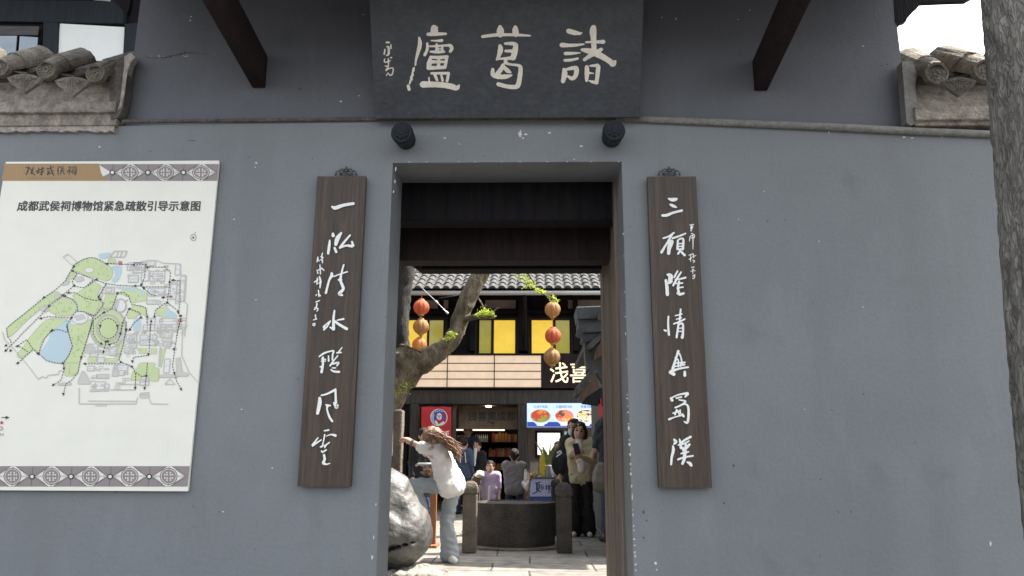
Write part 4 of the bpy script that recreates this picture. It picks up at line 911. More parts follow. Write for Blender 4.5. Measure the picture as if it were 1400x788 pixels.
# inner sign board with dark lettering
bo = MB().box((SP(624,570).x, YS+.46, P(670,587,YS+.46).z), (SP(707,570).x, YS+.50, P(670,557,YS+.46).z))
M['sign_wood'] = plank_material('pale_brown_sign_wood', (.17, .115, .075), (.24, .165, .11), sx=3, sz=1.5)
ib = thing('sign_board', 'pale brown wooden sign board with dark characters over the shop entrance', 'sign', (SP(665,570).x, YS+.48, P(670,587,YS+.46).z))
bo.build('board', M['sign_wood'], ib, bevel=.004)
tx = MB(); text_on(tx, '浅喜集成都', 640, 563, 705, 575.5, Plane((0, YS+.455, 0)), 0, bold=.02)
strokes(tx, (610, 560), 5.63, [[(325,95,10),(345,100,10)],[(358,92,12),(360,120,10)],[(350,105,8),(372,103,8)]], Plane((0, YS+.455, 0)), 0, n=2)
tx.build('lettering', M['pr_dark'], ib)
# shelf of goods
sh = thing('display_shelf', 'dark wooden display shelf at the back of the shop, stacked with snack packs', 'shelf', (P(665,600,YS+1.6).x, YS+1.6, 0))
SH = lambda px, py: P(px, py, YS+1.5)
xs0, xs1 = SH(622, 600).x, SH(709, 600).x
g = MB()
zsh = [SH(660, q).z for q in (604.5, 624.5, 643, 660)]
for z in zsh: g.box((xs0, YS+1.5, z-.03), (xs1, YS+1.85, z))
g.box((xs0, YS+1.86, .001), (xs1, YS+1.90, SH(660,587).z)); g.build('rack', M['timber'], sh)
MB().box((xs0+.02, YS+1.52, SH(660,589).z), (SH(690,589).x, YS+1.56, SH(660,587).z)).build('strip_lamp', M['glow'], sh)
packs = {'red': ((.45, .05, .03), 'red'), 'orange': ((.55, .20, .04), 'orange'), 'amber': ((.50, .32, .10), 'amber'), 'white': ((.62, .60, .55), 'white')}
for k, v in packs.items(): M['pack_'+k] = mat('snack_'+k, v[0], var=.25, scale=25, rough=.35)
def pack(px, py0, h, w, kind, shelf_z, d=0):
    x = SH(px, 600).x; o = MB()
    if kind == 'white': o.lathe((x, YS+1.62, shelf_z+.001), [(w*.45, 0), (w*.5, .01), (w*.5, h*.65), (w*.2, h*.8), (w*.2, h)], 10)
    else:
        o.prism([(x-w*.5, YS+1.60+d, shelf_z+.001), (x+w*.5, YS+1.60+d, shelf_z+.001), (x+w*.45, YS+1.60+d, shelf_z+h*.9), (x+w*.3, YS+1.6+d, shelf_z+h), (x-w*.3, YS+1.6+d, shelf_z+h*.97), (x-w*.46, YS+1.6+d, shelf_z+h*.9)], (0, .09, .0))
    ob = o.build('white_bottle' if kind == 'white' else 'snack_pack', M['pack_'+kind], None)
    recenter(ob, (x, YS+1.62, shelf_z))
    where = {0: 'upper', 1: 'middle', 2: 'lower'}[zsh.index(shelf_z)]
    tag(ob, 'small white bottle in the row on the upper shop shelf' if kind == 'white' else f'{kind} snack pack among others on the {where} shop shelf', 'bottle' if kind == 'white' else 'snack pack', 'white bottles on the upper shop shelf' if kind == 'white' else f'{kind} snack packs on the {where} shop shelf')
for i in range(7): pack(650 + i*2.6, 0, .16, .034, 'white', zsh[0])
for i in range(8): pack(674 + i*4.4, 0, random.uniform(.16, .22), .062, random.choice(['red', 'orange', 'orange', 'amber']), zsh[0])
for i in range(3): pack(626 + i*4.6, 0, .14, .06, 'amber', zsh[0])
for i in range(9): pack(670 + i*4.3, 0, random.uniform(.14, .2), .062, random.choice(['orange', 'amber', 'red']), zsh[1])
for i in range(7): pack(676 + i*4.6, 0, random.uniform(.12, .18), .062, random.choice(['red', 'amber', 'orange']), zsh[2])

# ------------------------------------------------------------------ menu light box
mb_ = thing('menu_light_box', 'lit pale blue menu light box with three bowls of food, hung above the counter', 'light box', (P(770,583,YS-.1).x, YS-.1, P(770,583,YS-.1).z))
YM = YS - .10; MP = Plane((0, YM, 0))
M['menu_bg'] = mat('menu_pale_blue', (.55, .70, .85), emit=(.56, .72, .93), estr=.27); M['menu_blue'] = mat('menu_blue', (.03, .06, .35), emit=(.04, .09, .45), estr=.2)
M['menu_white'] = mat('menu_white', (.85, .87, .9), emit=(.9, .93, 1), estr=.25); M['menu_ink'] = mat('menu_ink', (.05, .09, .25), emit=(.05, .1, .3), estr=.1)
for k, c in dict(red=(.55,.07,.04), orange=(.75,.28,.06), yellow=(.85,.62,.12), green=(.22,.38,.07), dark=(.14,.08,.07), cream=(.85,.74,.55), pink=(.8,.25,.25), rim=(.35,.45,.25)).items():
    M['food_'+k] = mat('food_'+k, c, emit=c, estr=.22)
q = [MP(720.5, 551.5), MP(836, 551.5), MP(836, 584), MP(720.5, 584)]
MB().prism(q, (0, .10, 0)).build('box', M['menu_bg'], mb_, bevel=.004)
class Flat:
    def __init__(s, plane): s.pl = plane; s.d = {}; s.k = 0
    def poly(s, m, pts, l=1):
        s.k += 1; s.d.setdefault(m, MB()).sheet([s.pl(x, y, .002*l + (s.k % 120)*.000015) for x, y in pts])
    def ell(s, m, cx, cy, rx, ry, l=1, n=22): s.poly(m, [(cx+rx*math.cos(2*math.pi*i/n), cy+ry*math.sin(2*math.pi*i/n)) for i in range(n)], l)
    def build(s, parent, name):
        mats_ = list(s.d); mb = MB()
        for i, m in enumerate(mats_):
            mb.mi = i; mb.add(s.d[m].v, s.d[m].f)
        return mb.build(name, [M[m] for m in mats_], parent)
fl = Flat(MP)
fl.poly('menu_blue', [(720.8,577),(729.5,577),(733,580),(747,580),(750,577),(762,577),(766,580),(780,580),(783,577),(796,577),(799,580),(813,580),(816,577),(835.5,577),(835.5,583.8),(720.8,583.8)], 1)
for cx, rim, cols in ((739, 'food_rim', ['green','green','red','red','orange','red']), (771.5, 'food_cream', ['orange','yellow','pink','red','dark','orange','pink']), (801, 'menu_white', ['cream','cream','cream','yellow','cream','dark']), (829, 'food_cream', ['orange','red','cream'])):
    fl.ell(rim, cx, 569, 14, 9.2, 2); fl.ell('food_'+cols[-1], cx, 568.6, 12.6, 8.2, 3)
    for i in range(110):
        a = random.random()*6.28; r = math.sqrt(random.random())
        x, y = cx + r*11*math.cos(a), 568.6 + r*6.9*math.sin(a)
        c = cols[int(((a/6.28*len(cols)) + random.uniform(-.7, .7))) % len(cols)]
        fl.k = i; fl.ell('food_'+c, x, y, random.uniform(1.2, 2.6), random.uniform(.8, 1.6), 4, 8)
    fl.poly('menu_white', [(cx-5.5,579.6),(cx+5.5,579.6),(cx+5,582.2),(cx-5,582.2)], 3)
fl.build(mb_, 'food_pictures')
tx = MB(); Z_ = Plane((0, YM, 0))
for s_, a, b in (('红烧牛肉面', 730, 748.5), ('红糖糍粑冰粉', 760, 782), ('醪糟汤圆', 794, 809)): text_on(tx, s_, a, 554.3, b, 558.3, Z_, .004)
tx.build('lettering', M['menu_ink'], mb_)
# ------------------------------------------------------------------ red banner with a round emblem
YB = YS - .12; BP = Plane((0, YB, 0))
bn = thing('banner', 'red cloth banner with a round opera face emblem hanging at the shop entrance', 'banner', (BP(597,606).x, YB, BP(597,606).z))
cl = MB(); nx_ = 14; vs_ = []
for j in range(9):
    for i in range(nx_+1):
        p = BP(576 + 41*i/nx_, 556 + 52*j/8); vs_.append((p.x, p.y + .012*math.sin(i*1.1)*(.4+.6*j/8), p.z))
cl.add(vs_, [(j*(nx_+1)+i, j*(nx_+1)+i+1, (j+1)*(nx_+1)+i+1, (j+1)*(nx_+1)+i) for j in range(8) for i in range(nx_)])
c_ = cl.build('cloth', M['red_cloth'], bn, sm=True); so = c_.modifiers.new('t', 'SOLIDIFY'); so.thickness = .006
MB().tube([BP(573.5, 555.5), BP(619, 555.5)], .012, 8).build('rod', M['timber'], bn)
M['em_white'] = mat('emblem_white', (.75, .74, .76)); M['em_blue'] = mat('emblem_blue', (.06, .10, .42)); M['em_skin'] = mat('emblem_pale', (.80, .70, .68)); M['em_ink'] = mat('emblem_ink', (.03, .03, .06)); M['em_grey'] = mat('emblem_grey', (.42, .45, .50)); M['em_red'] = M['red_cloth']
fl = Flat(Plane((0, YB-.018, 0)))
for i in range(30):
    a, b = 2*math.pi*i/30, 2*math.pi*(i+1)/30
    fl.poly('em_white', [(600+11.8*math.cos(a), 571+11.8*math.sin(a)), (600+11.8*math.cos(b), 571+11.8*math.sin(b)), (600+10.7*math.cos(b), 571+10.7*math.sin(b)), (600+10.7*math.cos(a), 571+10.7*math.sin(a))], 1)
fl.poly('em_grey', [(590,567),(593,563),(595,569),(594,577),(597,581),(591,577),(588.8,572)], 2)
fl.poly('em_white', [(593,575),(596,574),(600,580),(606,576),(608,578),(603,582),(597,581.5)], 2)
fl.poly('em_blue', [(593.5,567),(594,562.5),(597,560.6),(600.5,559.8),(604,560.6),(607,562.5),(607.6,567),(604.5,565.5),(600.5,564.8),(596.5,565.5)], 3)
for i in range(5): fl.ell('em_white', 595.8+i*2.4, 562.8-.5*(2-abs(i-2)), .75, .75, 4, 10)
fl.poly('em_blue', [(594,567),(596.8,566),(596.2,574),(594,577),(593,572)], 3); fl.poly('em_blue', [(607,567),(604.2,566),(604.8,574),(607,577),(608,572)], 3)
fl.ell('em_skin', 600.5, 569.8, 3.7, 5.0, 4); fl.ell('em_ink', 598.9, 568.8, 1.1, .5, 5, 10); fl.ell('em_ink', 602.1, 568.8, 1.1, .5, 5, 10)
fl.poly('em_red', [(600.1,568.5),(600.9,568.5),(601.1,571.2),(599.9,571.2)], 5); fl.ell('em_red', 600.5, 573, 1.1, .5, 5, 10)
fl.poly('em_red', [(598,576),(600.5,575),(603,576),(602,579.5),(600.5,578),(599,579.5)], 4)
fl.build(bn, 'emblem')
tx = MB(); strokes(tx, (520, 540), 7.88, [[(705,400,14),(725,395,12),(740,390,10)],[(715,410,10),(712,430,10)],[(728,405,10),(735,425,10)],[(690,415,10),(705,420,10)]], Plane((0, YB-.018, 0)), .002, n=2); tx.build('lettering', M['em_skin'], bn)

# ------------------------------------------------------------------ lanterns
M['lan_red'] = mat('lantern_red', (.55, .15, .07), rough=.7, trans=.4, var=.25, scale=18); M['lan_tan'] = mat('lantern_tan', (.44, .25, .10), rough=.7, trans=.4, var=.25, scale=18); M['lan_orange'] = mat('lantern_orange', (.66, .25, .08), rough=.6, trans=.45); M['lan_cap'] = mat('lantern_cap', (.40, .25, .08))
def lantern(px, py, r_px, col, label, cord_to):
    Y = 13.7; c = P(px, py, Y); k = Y/FPX; R = r_px*k
    t = thing('lantern', label, 'lantern', (c.x, Y, c.z - R), 'round paper lanterns under the eave')
    n = 40; prof = []; sh_ = MB(); vs_ = []
    for j in range(13):
        a = -1.22 + 2.44*j/12
        for i in range(n):
            an = 2*math.pi*i/n; rr = R*math.cos(a)*(1 - .07*(i % 4 == 0) - .02*(i % 4 in (1, 3)))
            vs_.append((c.x + rr*math.cos(an), Y + rr*math.sin(an), c.z + R*.96*math.sin(a)))
    sh_.add(vs_, [(j*n+i, j*n+(i+1) % n, (j+1)*n+(i+1) % n, (j+1)*n+i) for j in range(12) for i in range(n)])
    sh_.build('shell', M[col], t)
    for s_ in (-1, 1): MB().lathe((c.x, Y, c.z + s_*R*.92), [(R*.33, -.018), (R*.36, -.01), (R*.36, .01), (R*.33, .018)], 18).build('cap', M['lan_cap'], t)
    MB().tube([(c.x, Y, c.z+R*.9), (c.x, Y, P(px, cord_to, Y).z)], .006, 5).build('cord', M['em_red'], t)
    if True:
        ts = MB()
        for i in range(9): a = i*.7; ts.tube([(c.x+.012*math.cos(a), Y+.012*math.sin(a), c.z-R*.93), (c.x+.022*math.cos(a), Y+.022*math.sin(a), c.z-R*1.28)], .004, 4)
        ts.build('tassel', M['lan_cap'], t)
for q in ((576, 420.5, 11.3, 'lan_red', 'top lantern of the left string, orange red, hanging beside the tree trunk', 403), (575.5, 447, 11.3, 'lan_tan', 'middle lantern of the left string, tan coloured, hanging below the orange red one', 431), (573.5, 472, 10.5, 'lan_orange', 'lowest lantern of the left string, half hidden behind the tree fork', 458),
          (755.5, 423.5, 11.3, 'lan_tan', 'top lantern of the right string, tan coloured, just under the leafy twig', 403), (756, 459.5, 11.5, 'lan_red', 'middle lantern of the right string, orange red, in front of a yellow window', 434), (754.5, 488.5, 11.8, 'lan_tan', 'lowest lantern of the right string, tan coloured, beside the lit sign characters', 470)): lantern(*q)

# ------------------------------------------------------------------ drinks counter
YC = 12.3; CP = Plane((0, YC, 0))
M['counter'] = mat('counter_grey', (.12, .125, .13), rough=.5); M['lilac'] = mat('counter_sign_lilac', (.52, .54, .74), var=.03, rough=.3); M['deep_blue'] = mat('counter_blue', (.03, .07, .30), rough=.3); M['ink_blue'] = mat('brush_blue', (.02, .03, .16)); M['mid_blue'] = mat('pale_blue_print', (.14, .2, .45))
ct = thing('drinks_counter', 'grey drinks counter with a lilac and blue front sign in brush characters', 'counter', (CP(742,690).x, YC, 0))
x0, x1 = CP(722, 660).x, CP(764, 660).x; zt_ = CP(742, 652).z
MB().box((x0, YC, .001), (x1, YC+.55, zt_-.03)).build('body', M['counter'], ct, bevel=.006)
MB().box((x0-.02, YC-.03, zt_-.029), (x1+.25, YC+.58, zt_)).build('worktop', M['counter'], ct, bevel=.006)
MB().prism([CP(724.5,655,.012), CP(758.5,655,.012), CP(758.5,679,.012), CP(724.5,679,.012)], (0, .011, 0)).build('front_sign', M['lilac'], ct)
MB().prism([CP(724.5,679.2,.012), CP(758.5,679.2,.012), CP(758.5,686.5,.012), CP(724.5,686.5,.012)], (0, .011, 0)).build('front_sign', M['deep_blue'], ct, label='deep blue strip under the lilac sign')
xia = [[(185,350,14),(270,330,16)],[(215,350,22),(210,440,22)],[(215,370,14),(255,365,16),(245,430,16)],[(215,395,10),(250,395,10)],[(215,420,10),(250,420,10)],[(240,430,18),(200,490,16),(150,505,14)],[(205,445,12),(275,480,16)],
 [(278,380,12),(278,440,12)],[(278,380,10),(310,378,10),(308,440,12)],[(280,410,10),(305,410,10)],[(280,440,10),(308,440,10)],[(345,400,10),(375,392,10)],[(362,370,12),(360,450,12)],[(345,430,10),(375,420,10)],[(395,375,12),(385,400,10)],[(392,395,10),(390,455,10)],[(390,400,9),(425,395,9)],[(390,418,9),(422,415,9)],[(390,436,9),(422,434,9)],[(410,380,10),(410,450,10)],[(390,455,9),(425,452,9)],
 [(435,385,10),(475,380,10)],[(445,372,8),(445,395,8)],[(463,370,8),(463,392,8)],[(440,410,9),(470,405,9)],[(450,400,8),(435,440,10)],[(450,425,9),(470,420,9)],[(462,425,9),(455,470,12),(380,490,10)]]
tx = MB(); strokes(tx, (715, 630), 11.25, xia, Plane((0, YC-.013, 0)), .002, n=3); tx.build('lettering', M['ink_blue'], ct)
tx = MB(); text_on(tx, '清凉一夏 冰爽一刻', 729, 681, 755, 684, Plane((0, YC-.013, 0)), .002); tx.build('small_lettering', M['mid_blue'], ct)
# things on the counter
M['leaf_dark'] = mat('snake_leaf', (.07, .10, .03), col2=(.22, .22, .07), scale=12, rough=.45); M['pot'] = mat('steel_pot', (.42, .42, .44), rough=.35, metal=.5)
def CX(px, d=.2): return P(px, 640, YC+d).x
pp = thing('potted_plant', 'spiky snake plant in a steel pot standing on the drinks counter', 'plant', (CX(749), YC+.2, zt_))
MB().lathe((CX(749), YC+.2, zt_+.001), [(.07, 0), (.085, .01), (.095, .17), (.088, .175)], 20).build('pot', M['pot'], pp, sm=False)
lf = MB()
for i in range(22):
    a = random.uniform(-1.1, 1.1); d = random.uniform(-.5, .5); h = random.uniform(.22, .44); w = random.uniform(.012, .02); b0 = Vector((CX(749)+random.uniform(-.05, .05), YC+.2+random.uniform(-.04, .04), zt_+.16))
    tip = b0 + Vector((math.sin(a)*h*.6, d*h*.3, h)); mid = (b0+tip)/2 + Vector((-math.sin(a)*.03, 0, .02))
    lf.add([b0+Vector((-w*.6,0,0)), b0+Vector((w*.6,0,0)), mid+Vector((w,.004,0)), tip, mid+Vector((-w,.004,0))], [(0,1,2,4),(4,2,3)])
lf.build('leaves', M['leaf_dark'], pp)
M['pack_yellow'] = mat('yellow_pack', (.58, .45, .04), var=.2, scale=20, rough=.3)
yb = MB().prism([P(738,651.5,YC+.1), P(745,651.5,YC+.1), P(746,640,YC+.1), P(744,622,YC+.1), P(738.5,622,YC+.1), P(737.5,638,YC+.1)], (0, .05, 0)).build('snack_pouch', M['pack_yellow'], None, bevel=.008)
recenter(yb, (CX(741,.1), YC+.1, zt_)); tag(yb, 'tall yellow pouch standing on the drinks counter beside the spiky plant', 'pouch')
jar = thing('glass_case', 'small clear display case at the left end of the drinks counter', 'display case', (CX(730), YC+.25, zt_))
M['case'] = mat('frosted_case', (.30, .29, .27), rough=.2)
MB().box((CX(725,.2), YC+.2, zt_+.001), (CX(736,.2), YC+.4, zt_+.23)).build('box', M['case'], jar, bevel=.004)
MB().box((CX(724.6,.2), YC+.19, zt_+.231), (CX(736.4,.2), YC+.41, zt_+.25)).build('lid', M['counter'], jar)
M['dry'] = mat('dried_grass', (.36, .25, .10), col2=(.5, .38, .2), scale=20)
tw = thing('dried_bundle', 'bundle of dried straw lying at the front edge of the drinks counter', 'straw bundle', (CX(729), YC+.1, zt_))
g = MB()
for i in range(40):
    b0 = Vector((CX(728)+random.uniform(-.08, .08), YC+.06+random.uniform(0, .1), zt_+.006+random.random()*.05)); g.tube([b0, b0+Vector((random.uniform(.02, .12), random.uniform(-.03, .03), random.uniform(0, .08)))], .004, 4)
g.build('straw', M['dry'], tw)
M['plastic'] = mat('white_plastic', (.72, .73, .80), rough=.3, var=.08, scale=10, trans=.2)
pb = MB(); c = P(762, 650, YC-.12); vs_ = []; n = 18
for j, (r, h) in enumerate([(.07, 0), (.13, .05), (.13, .12), (.09, .17), (.03, .2), (.05, .235)]):
    for i in range(n):
        a = 2*math.pi*i/n; q = r*(1 + .12*math.sin(i*2.3+j)); vs_.append((c.x + q*math.cos(a), c.y + q*.7*math.sin(a), zt_+.002 + h + .01*math.sin(i*1.7)*(j > 0)))
pb.add(vs_, [(j*n+i, j*n+(i+1) % n, (j+1)*n+(i+1) % n, (j+1)*n+i) for j in range(5) for i in range(n)] + [tuple(range(n-1, -1, -1))])
pbo = pb.build('plastic_bag', M['plastic'], None, sm=True); pbo.data.transform(Matrix.Translation((.03, .20, 0))); recenter(pbo, (c.x+.03, c.y+.2, zt_)); tag(pbo, 'tied white plastic bag at the right end of the drinks counter', 'plastic bag')

# ------------------------------------------------------------------ stone well and its posts
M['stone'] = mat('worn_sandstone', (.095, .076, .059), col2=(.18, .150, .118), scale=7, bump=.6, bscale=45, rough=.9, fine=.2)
M['stone_dark'] = mat('shaded_stone', (.035, .030, .027), col2=(.085, .074, .064), scale=6, bump=.8, bscale=40, rough=.85, fine=.2)  # darker stone copy: shade on the well and right-hand posts painted in
YW = 9.35
WC = P(704, 690, YW); rw = .475; ztop = P(704, 689, YW-rw).z
wl_ = thing('stone_well', 'low round dark stone well head in the courtyard between four stone posts', 'well', (WC.x, YW, 0))
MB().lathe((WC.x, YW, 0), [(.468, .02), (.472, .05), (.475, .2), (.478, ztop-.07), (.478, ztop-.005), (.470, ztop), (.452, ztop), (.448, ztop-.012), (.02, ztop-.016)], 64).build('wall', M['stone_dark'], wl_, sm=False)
MB().lathe((WC.x, YW, 0), [(.62, .002), (.62, .016), (.60, .022), (.42, .022)], 40).build('plinth', M['stone'], wl_)
def stone_post(px, foot, top, wpx, label, dark=False, yaw=0):
    # foot on the paving fixes the distance
    d = ray(px, foot); Y = -EYE/d.z*d.y
    a = P(px, foot, Y); h = P(px, top, Y).z; w = wpx*Y/FPX
    t = thing('stone_post', label, 'stone post', (a.x, Y, 0), 'stone posts round the well')
    s_ = MB(); hw = w/2; zc = h - w*.95
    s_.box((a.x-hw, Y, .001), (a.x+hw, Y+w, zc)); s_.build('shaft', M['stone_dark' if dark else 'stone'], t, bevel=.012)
    c = MB(); cy = Y+hw; vs_ = []; n = 4
    prof = [(1.02, 0), (1.02, w*.08), (1.14, w*.12), (1.16, w*.44), (1.08, w*.58), (.86, w*.78), (.55, w*.90), (.20, w*.95)]
    for r, hh in prof:
        for i in range(n):
            an = 2*math.pi*(i+.5)/n
            vs_.append((a.x + math.cos(an)*hw*r*1.36, cy + math.sin(an)*hw*r*1.36, zc+.001+hh))
    c.add(vs_, [(j*n+i, j*n+(i+1) % n, (j+1)*n+(i+1) % n, (j+1)*n+i) for j in range(len(prof)-1) for i in range(n)] + [tuple(range(n-1, -1, -1)), tuple((len(prof)-1)*n+i for i in range(n))])
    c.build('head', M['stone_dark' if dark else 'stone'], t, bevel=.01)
stone_post(641, 757, 658, 18.5, 'sunlit brown stone post at the near left of the well')
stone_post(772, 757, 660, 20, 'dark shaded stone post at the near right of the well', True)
stone_post(649, 733, 651, 12, 'stone post at the far left of the well, under the child\'s hand')
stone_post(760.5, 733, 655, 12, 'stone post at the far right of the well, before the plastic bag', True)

# ------------------------------------------------------------------ boulder, slab and stand by the left jamb
# ------------------------------------------------------------------ smooth bodies from distance fields
class SDF:
    def __init__(s, res, k=.02): s.res = res; s.k = k; s.pr = []
    def cap(s, a, b, ra, rb=None, k=None): s.pr.append(('c', np.array(a, float), np.array(b, float), ra, ra if rb is None else rb, k)); return s
    def ell(s, c, r, f=None, u=None, k=None, sub=False):
        f = np.array(f if f is not None else (0, -1, 0), float); f /= np.linalg.norm(f); u = np.array(u if u is not None else (0, 0, 1), float)
        u = u - f*(u@f); u /= np.linalg.norm(u); s_ = np.cross(f, u)
        s.pr.append(('s' if sub else 'e', np.array(c, float), np.array(r, float), np.stack([s_, f, u]), 0, k)); return s
    def mesh(s, noise=None):
        lo = np.full(3, 1e9); hi = -lo
        for p in s.pr:
            if p[0] == 's': continue
            if p[0] == 'c':
                r = max(p[3], p[4]); q = np.minimum(p[1], p[2]) - r, np.maximum(p[1], p[2]) + r
            else: r = p[2].max(); q = p[1]-r, p[1]+r
            lo = np.minimum(lo, q[0]); hi = np.maximum(hi, q[1])
        lo -= 3*s.res + .02; hi += 3*s.res + .02
        n = np.ceil((hi-lo)/s.res).astype(int)+1
        ax = [lo[i] + np.arange(n[i])*s.res for i in range(3)]
        g = np.full(n, .25, np.float32)
        for p in s.pr:
            k = s.k if p[5] is None else p[5]; pad = k*1.5 + .03
            if p[0] == 'c': r = max(p[3], p[4]); a, b = np.minimum(p[1], p[2])-r-pad, np.maximum(p[1], p[2])+r+pad
            else: r = p[2].max(); a, b = p[1]-r-pad, p[1]+r+pad
            i0 = np.clip(((a-lo)/s.res).astype(int), 0, n-1); i1 = np.clip(((b-lo)/s.res).astype(int)+2, 1, n)
            X, Y, Z = np.meshgrid(*[ax[i][i0[i]:i1[i]] for i in range(3)], indexing='ij')
            if p[0] == 'c':
                d = p[2]-p[1]; l2 = max(d@d, 1e-12)
                t = np.clip(((X-p[1][0])*d[0] + (Y-p[1][1])*d[1] + (Z-p[1][2])*d[2])/l2, 0, 1)
                v = np.sqrt((X-p[1][0]-t*d[0])**2 + (Y-p[1][1]-t*d[1])**2 + (Z-p[1][2]-t*d[2])**2) - (p[3] + (p[4]-p[3])*t)
            else:
                q = [(X-p[1][0])*p[3][i][0] + (Y-p[1][1])*p[3][i][1] + (Z-p[1][2])*p[3][i][2] for i in range(3)]
                m = np.sqrt(sum((q[i]/p[2][i])**2 for i in range(3))); m2 = np.sqrt(sum((q[i]/p[2][i]**2)**2 for i in range(3))) + 1e-9
                v = m*(m-1)/m2
            sl = tuple(slice(i0[i], i1[i]) for i in range(3)); o = g[sl]
            if p[0] == 's': h = np.clip(.5 - .5*(o+v)/k, 0, 1); g[sl] = o*(1-h) - v*h + k*h*(1-h)
            else: h = np.clip(.5 + .5*(o-v)/k, 0, 1); g[sl] = o*(1-h) + v*h - k*h*(1-h)
        if noise:
            X, Y, Z = np.meshgrid(*ax, indexing='ij')
            near = np.abs(g) < .06
            add = np.zeros_like(g); P3 = np.stack([X[near], Y[near], Z[near]], 1)
            tot = np.zeros(len(P3))
            for amp, fr, seed in noise:
                r_ = np.random.default_rng(seed)
                for _ in range(5):
                    w = r_.normal(size=3)*fr; tot += amp*np.sin(P3@w + r_.uniform(0, 6.28))/2
            add[near] = tot; g = g + add
        # surface nets
        ins = g < 0; c = [ins[i:n[0]-1+i, j:n[1]-1+j, k:n[2]-1+k] for i in (0,1) for j in (0,1) for k in (0,1)]
        cnt = sum(q.astype(np.int8) for q in c); act = (cnt > 0) & (cnt < 8)
        idx = np.full(act.shape, -1, np.int64); ii = np.argwhere(act); idx[act] = np.arange(len(ii))
        acc = np.zeros((len(ii), 3)); num = np.zeros(len(ii)); I = ii.T
        crn = [(i, j, k) for i in (0,1) for j in (0,1) for k in (0,1)]
        for a in range(8):
            for b in range(a+1, 8):
                df = [crn[b][q]-crn[a][q] for q in range(3)]
                if sum(map(abs, df)) != 1: continue
                va = g[I[0]+crn[a][0], I[1]+crn[a][1], I[2]+crn[a][2]]; vb = g[I[0]+crn[b][0], I[1]+crn[b][1], I[2]+crn[b][2]]
                cr = (va < 0) != (vb < 0); t = np.where(cr, va/(va-vb+1e-12), 0)
                acc += cr[:, None]*(np.array(crn[a]) + t[:, None]*np.array(df)); num += cr
        V = lo + (ii + acc/num[:, None])*s.res
        F = []
        for d in range(3):
            e, f_ = [(1, 2), (2, 0), (0, 1)][d]
            sl0 = [slice(None)]*3; sl1 = [slice(None)]*3; sl0[d] = slice(0, n[d]-1); sl1[d] = slice(1, n[d])
            A, B = ins[tuple(sl0)], ins[tuple(sl1)]
            for (q, flip) in ((A & ~B, False), (~A & B, True)):
                pt = np.argwhere(q); pt = pt[(pt[:, e] > 0) & (pt[:, f_] > 0) & (pt[:, e] < n[e]-1) & (pt[:, f_] < n[f_]-1)]
                de = np.zeros(3, int); de[e] = 1; df = np.zeros(3, int); df[f_] = 1
                quad = [idx[tuple((pt - a).T)] for a in (0*de, de, de+df, df)]
                F.append(np.stack(quad if not flip else quad[::-1], 1))
        return V, np.concatenate(F)
    def build(s, name, mats, parent, noise=None, faces=None, label=None):
        V, F = s.mesh(noise); o0 = root_loc(parent) if parent else Vector((0, 0, 0))
        me = bpy.data.meshes.new(name); me.from_pydata([tuple(v) for v in V - np.array(o0)], [], [tuple(map(int, f)) for f in F])
        for m in (mats if isinstance(mats, (list, tuple)) else [mats]): me.materials.append(m)
        if faces is not None:
            cen = V[F].mean(1); mi = faces(cen).astype(np.int32); me.polygons.foreach_set('material_index', mi)
        me.update(); smooth(me)
        o = bpy.data.objects.new(name, me); C.objects.link(o)
        if parent: o.parent = parent
        if label: o['label'] = label
        return o

M['skin'] = mat('skin', (.52, .32, .23), rough=.55, var=.05, scale=20); M['lip'] = mat('lips', (.38, .10, .09), rough=.5); M['eye'] = mat('eyes', (.012, .009, .008), rough=.25); M['brow'] = mat('brows', (.03, .022, .018)); M['teeth'] = mat('teeth', (.75, .72, .66))
M['hair_b'] = mat('black_hair', (.014, .011, .010), col2=(.035, .027, .022), scale=40, stretch=(1, 1, .2), rough=.65, spec=.2, bump=.5, bscale=70)
M['hair_br'] = mat('brown_hair', (.11, .055, .033), col2=(.34, .19, .12), scale=30, stretch=(1, 1, .25), rough=.42, bump=.6, bscale=70)
def cloth(name, col, var=.06): return mat('cloth_'+name, col, rough=.85, var=var, scale=9, bump=.25, bscale=120)
for k, c in dict(white=(.72,.70,.68), pink=(.62,.36,.32), jeans=(.30,.33,.35), lav=(.50,.40,.58), navy=(.018,.022,.045), grey=(.16,.16,.155), black=(.010,.010,.012), cream=(.50,.45,.30), tee=(.035,.045,.06), beige=(.30,.27,.21), denim=(.05,.07,.12), mask=(.45,.62,.70), red=(.35,.03,.03)).items(): M['c_'+k] = cloth(k, c)
M['shoe_w'] = mat('white_shoe', (.62, .60, .58), rough=.6); M['shoe_b'] = mat('black_shoe', (.02, .02, .02), rough=.5)
A3 = lambda v: np.array(v, float)
def lerp(a, b, t): return A3(a) + (A3(b)-A3(a))*t

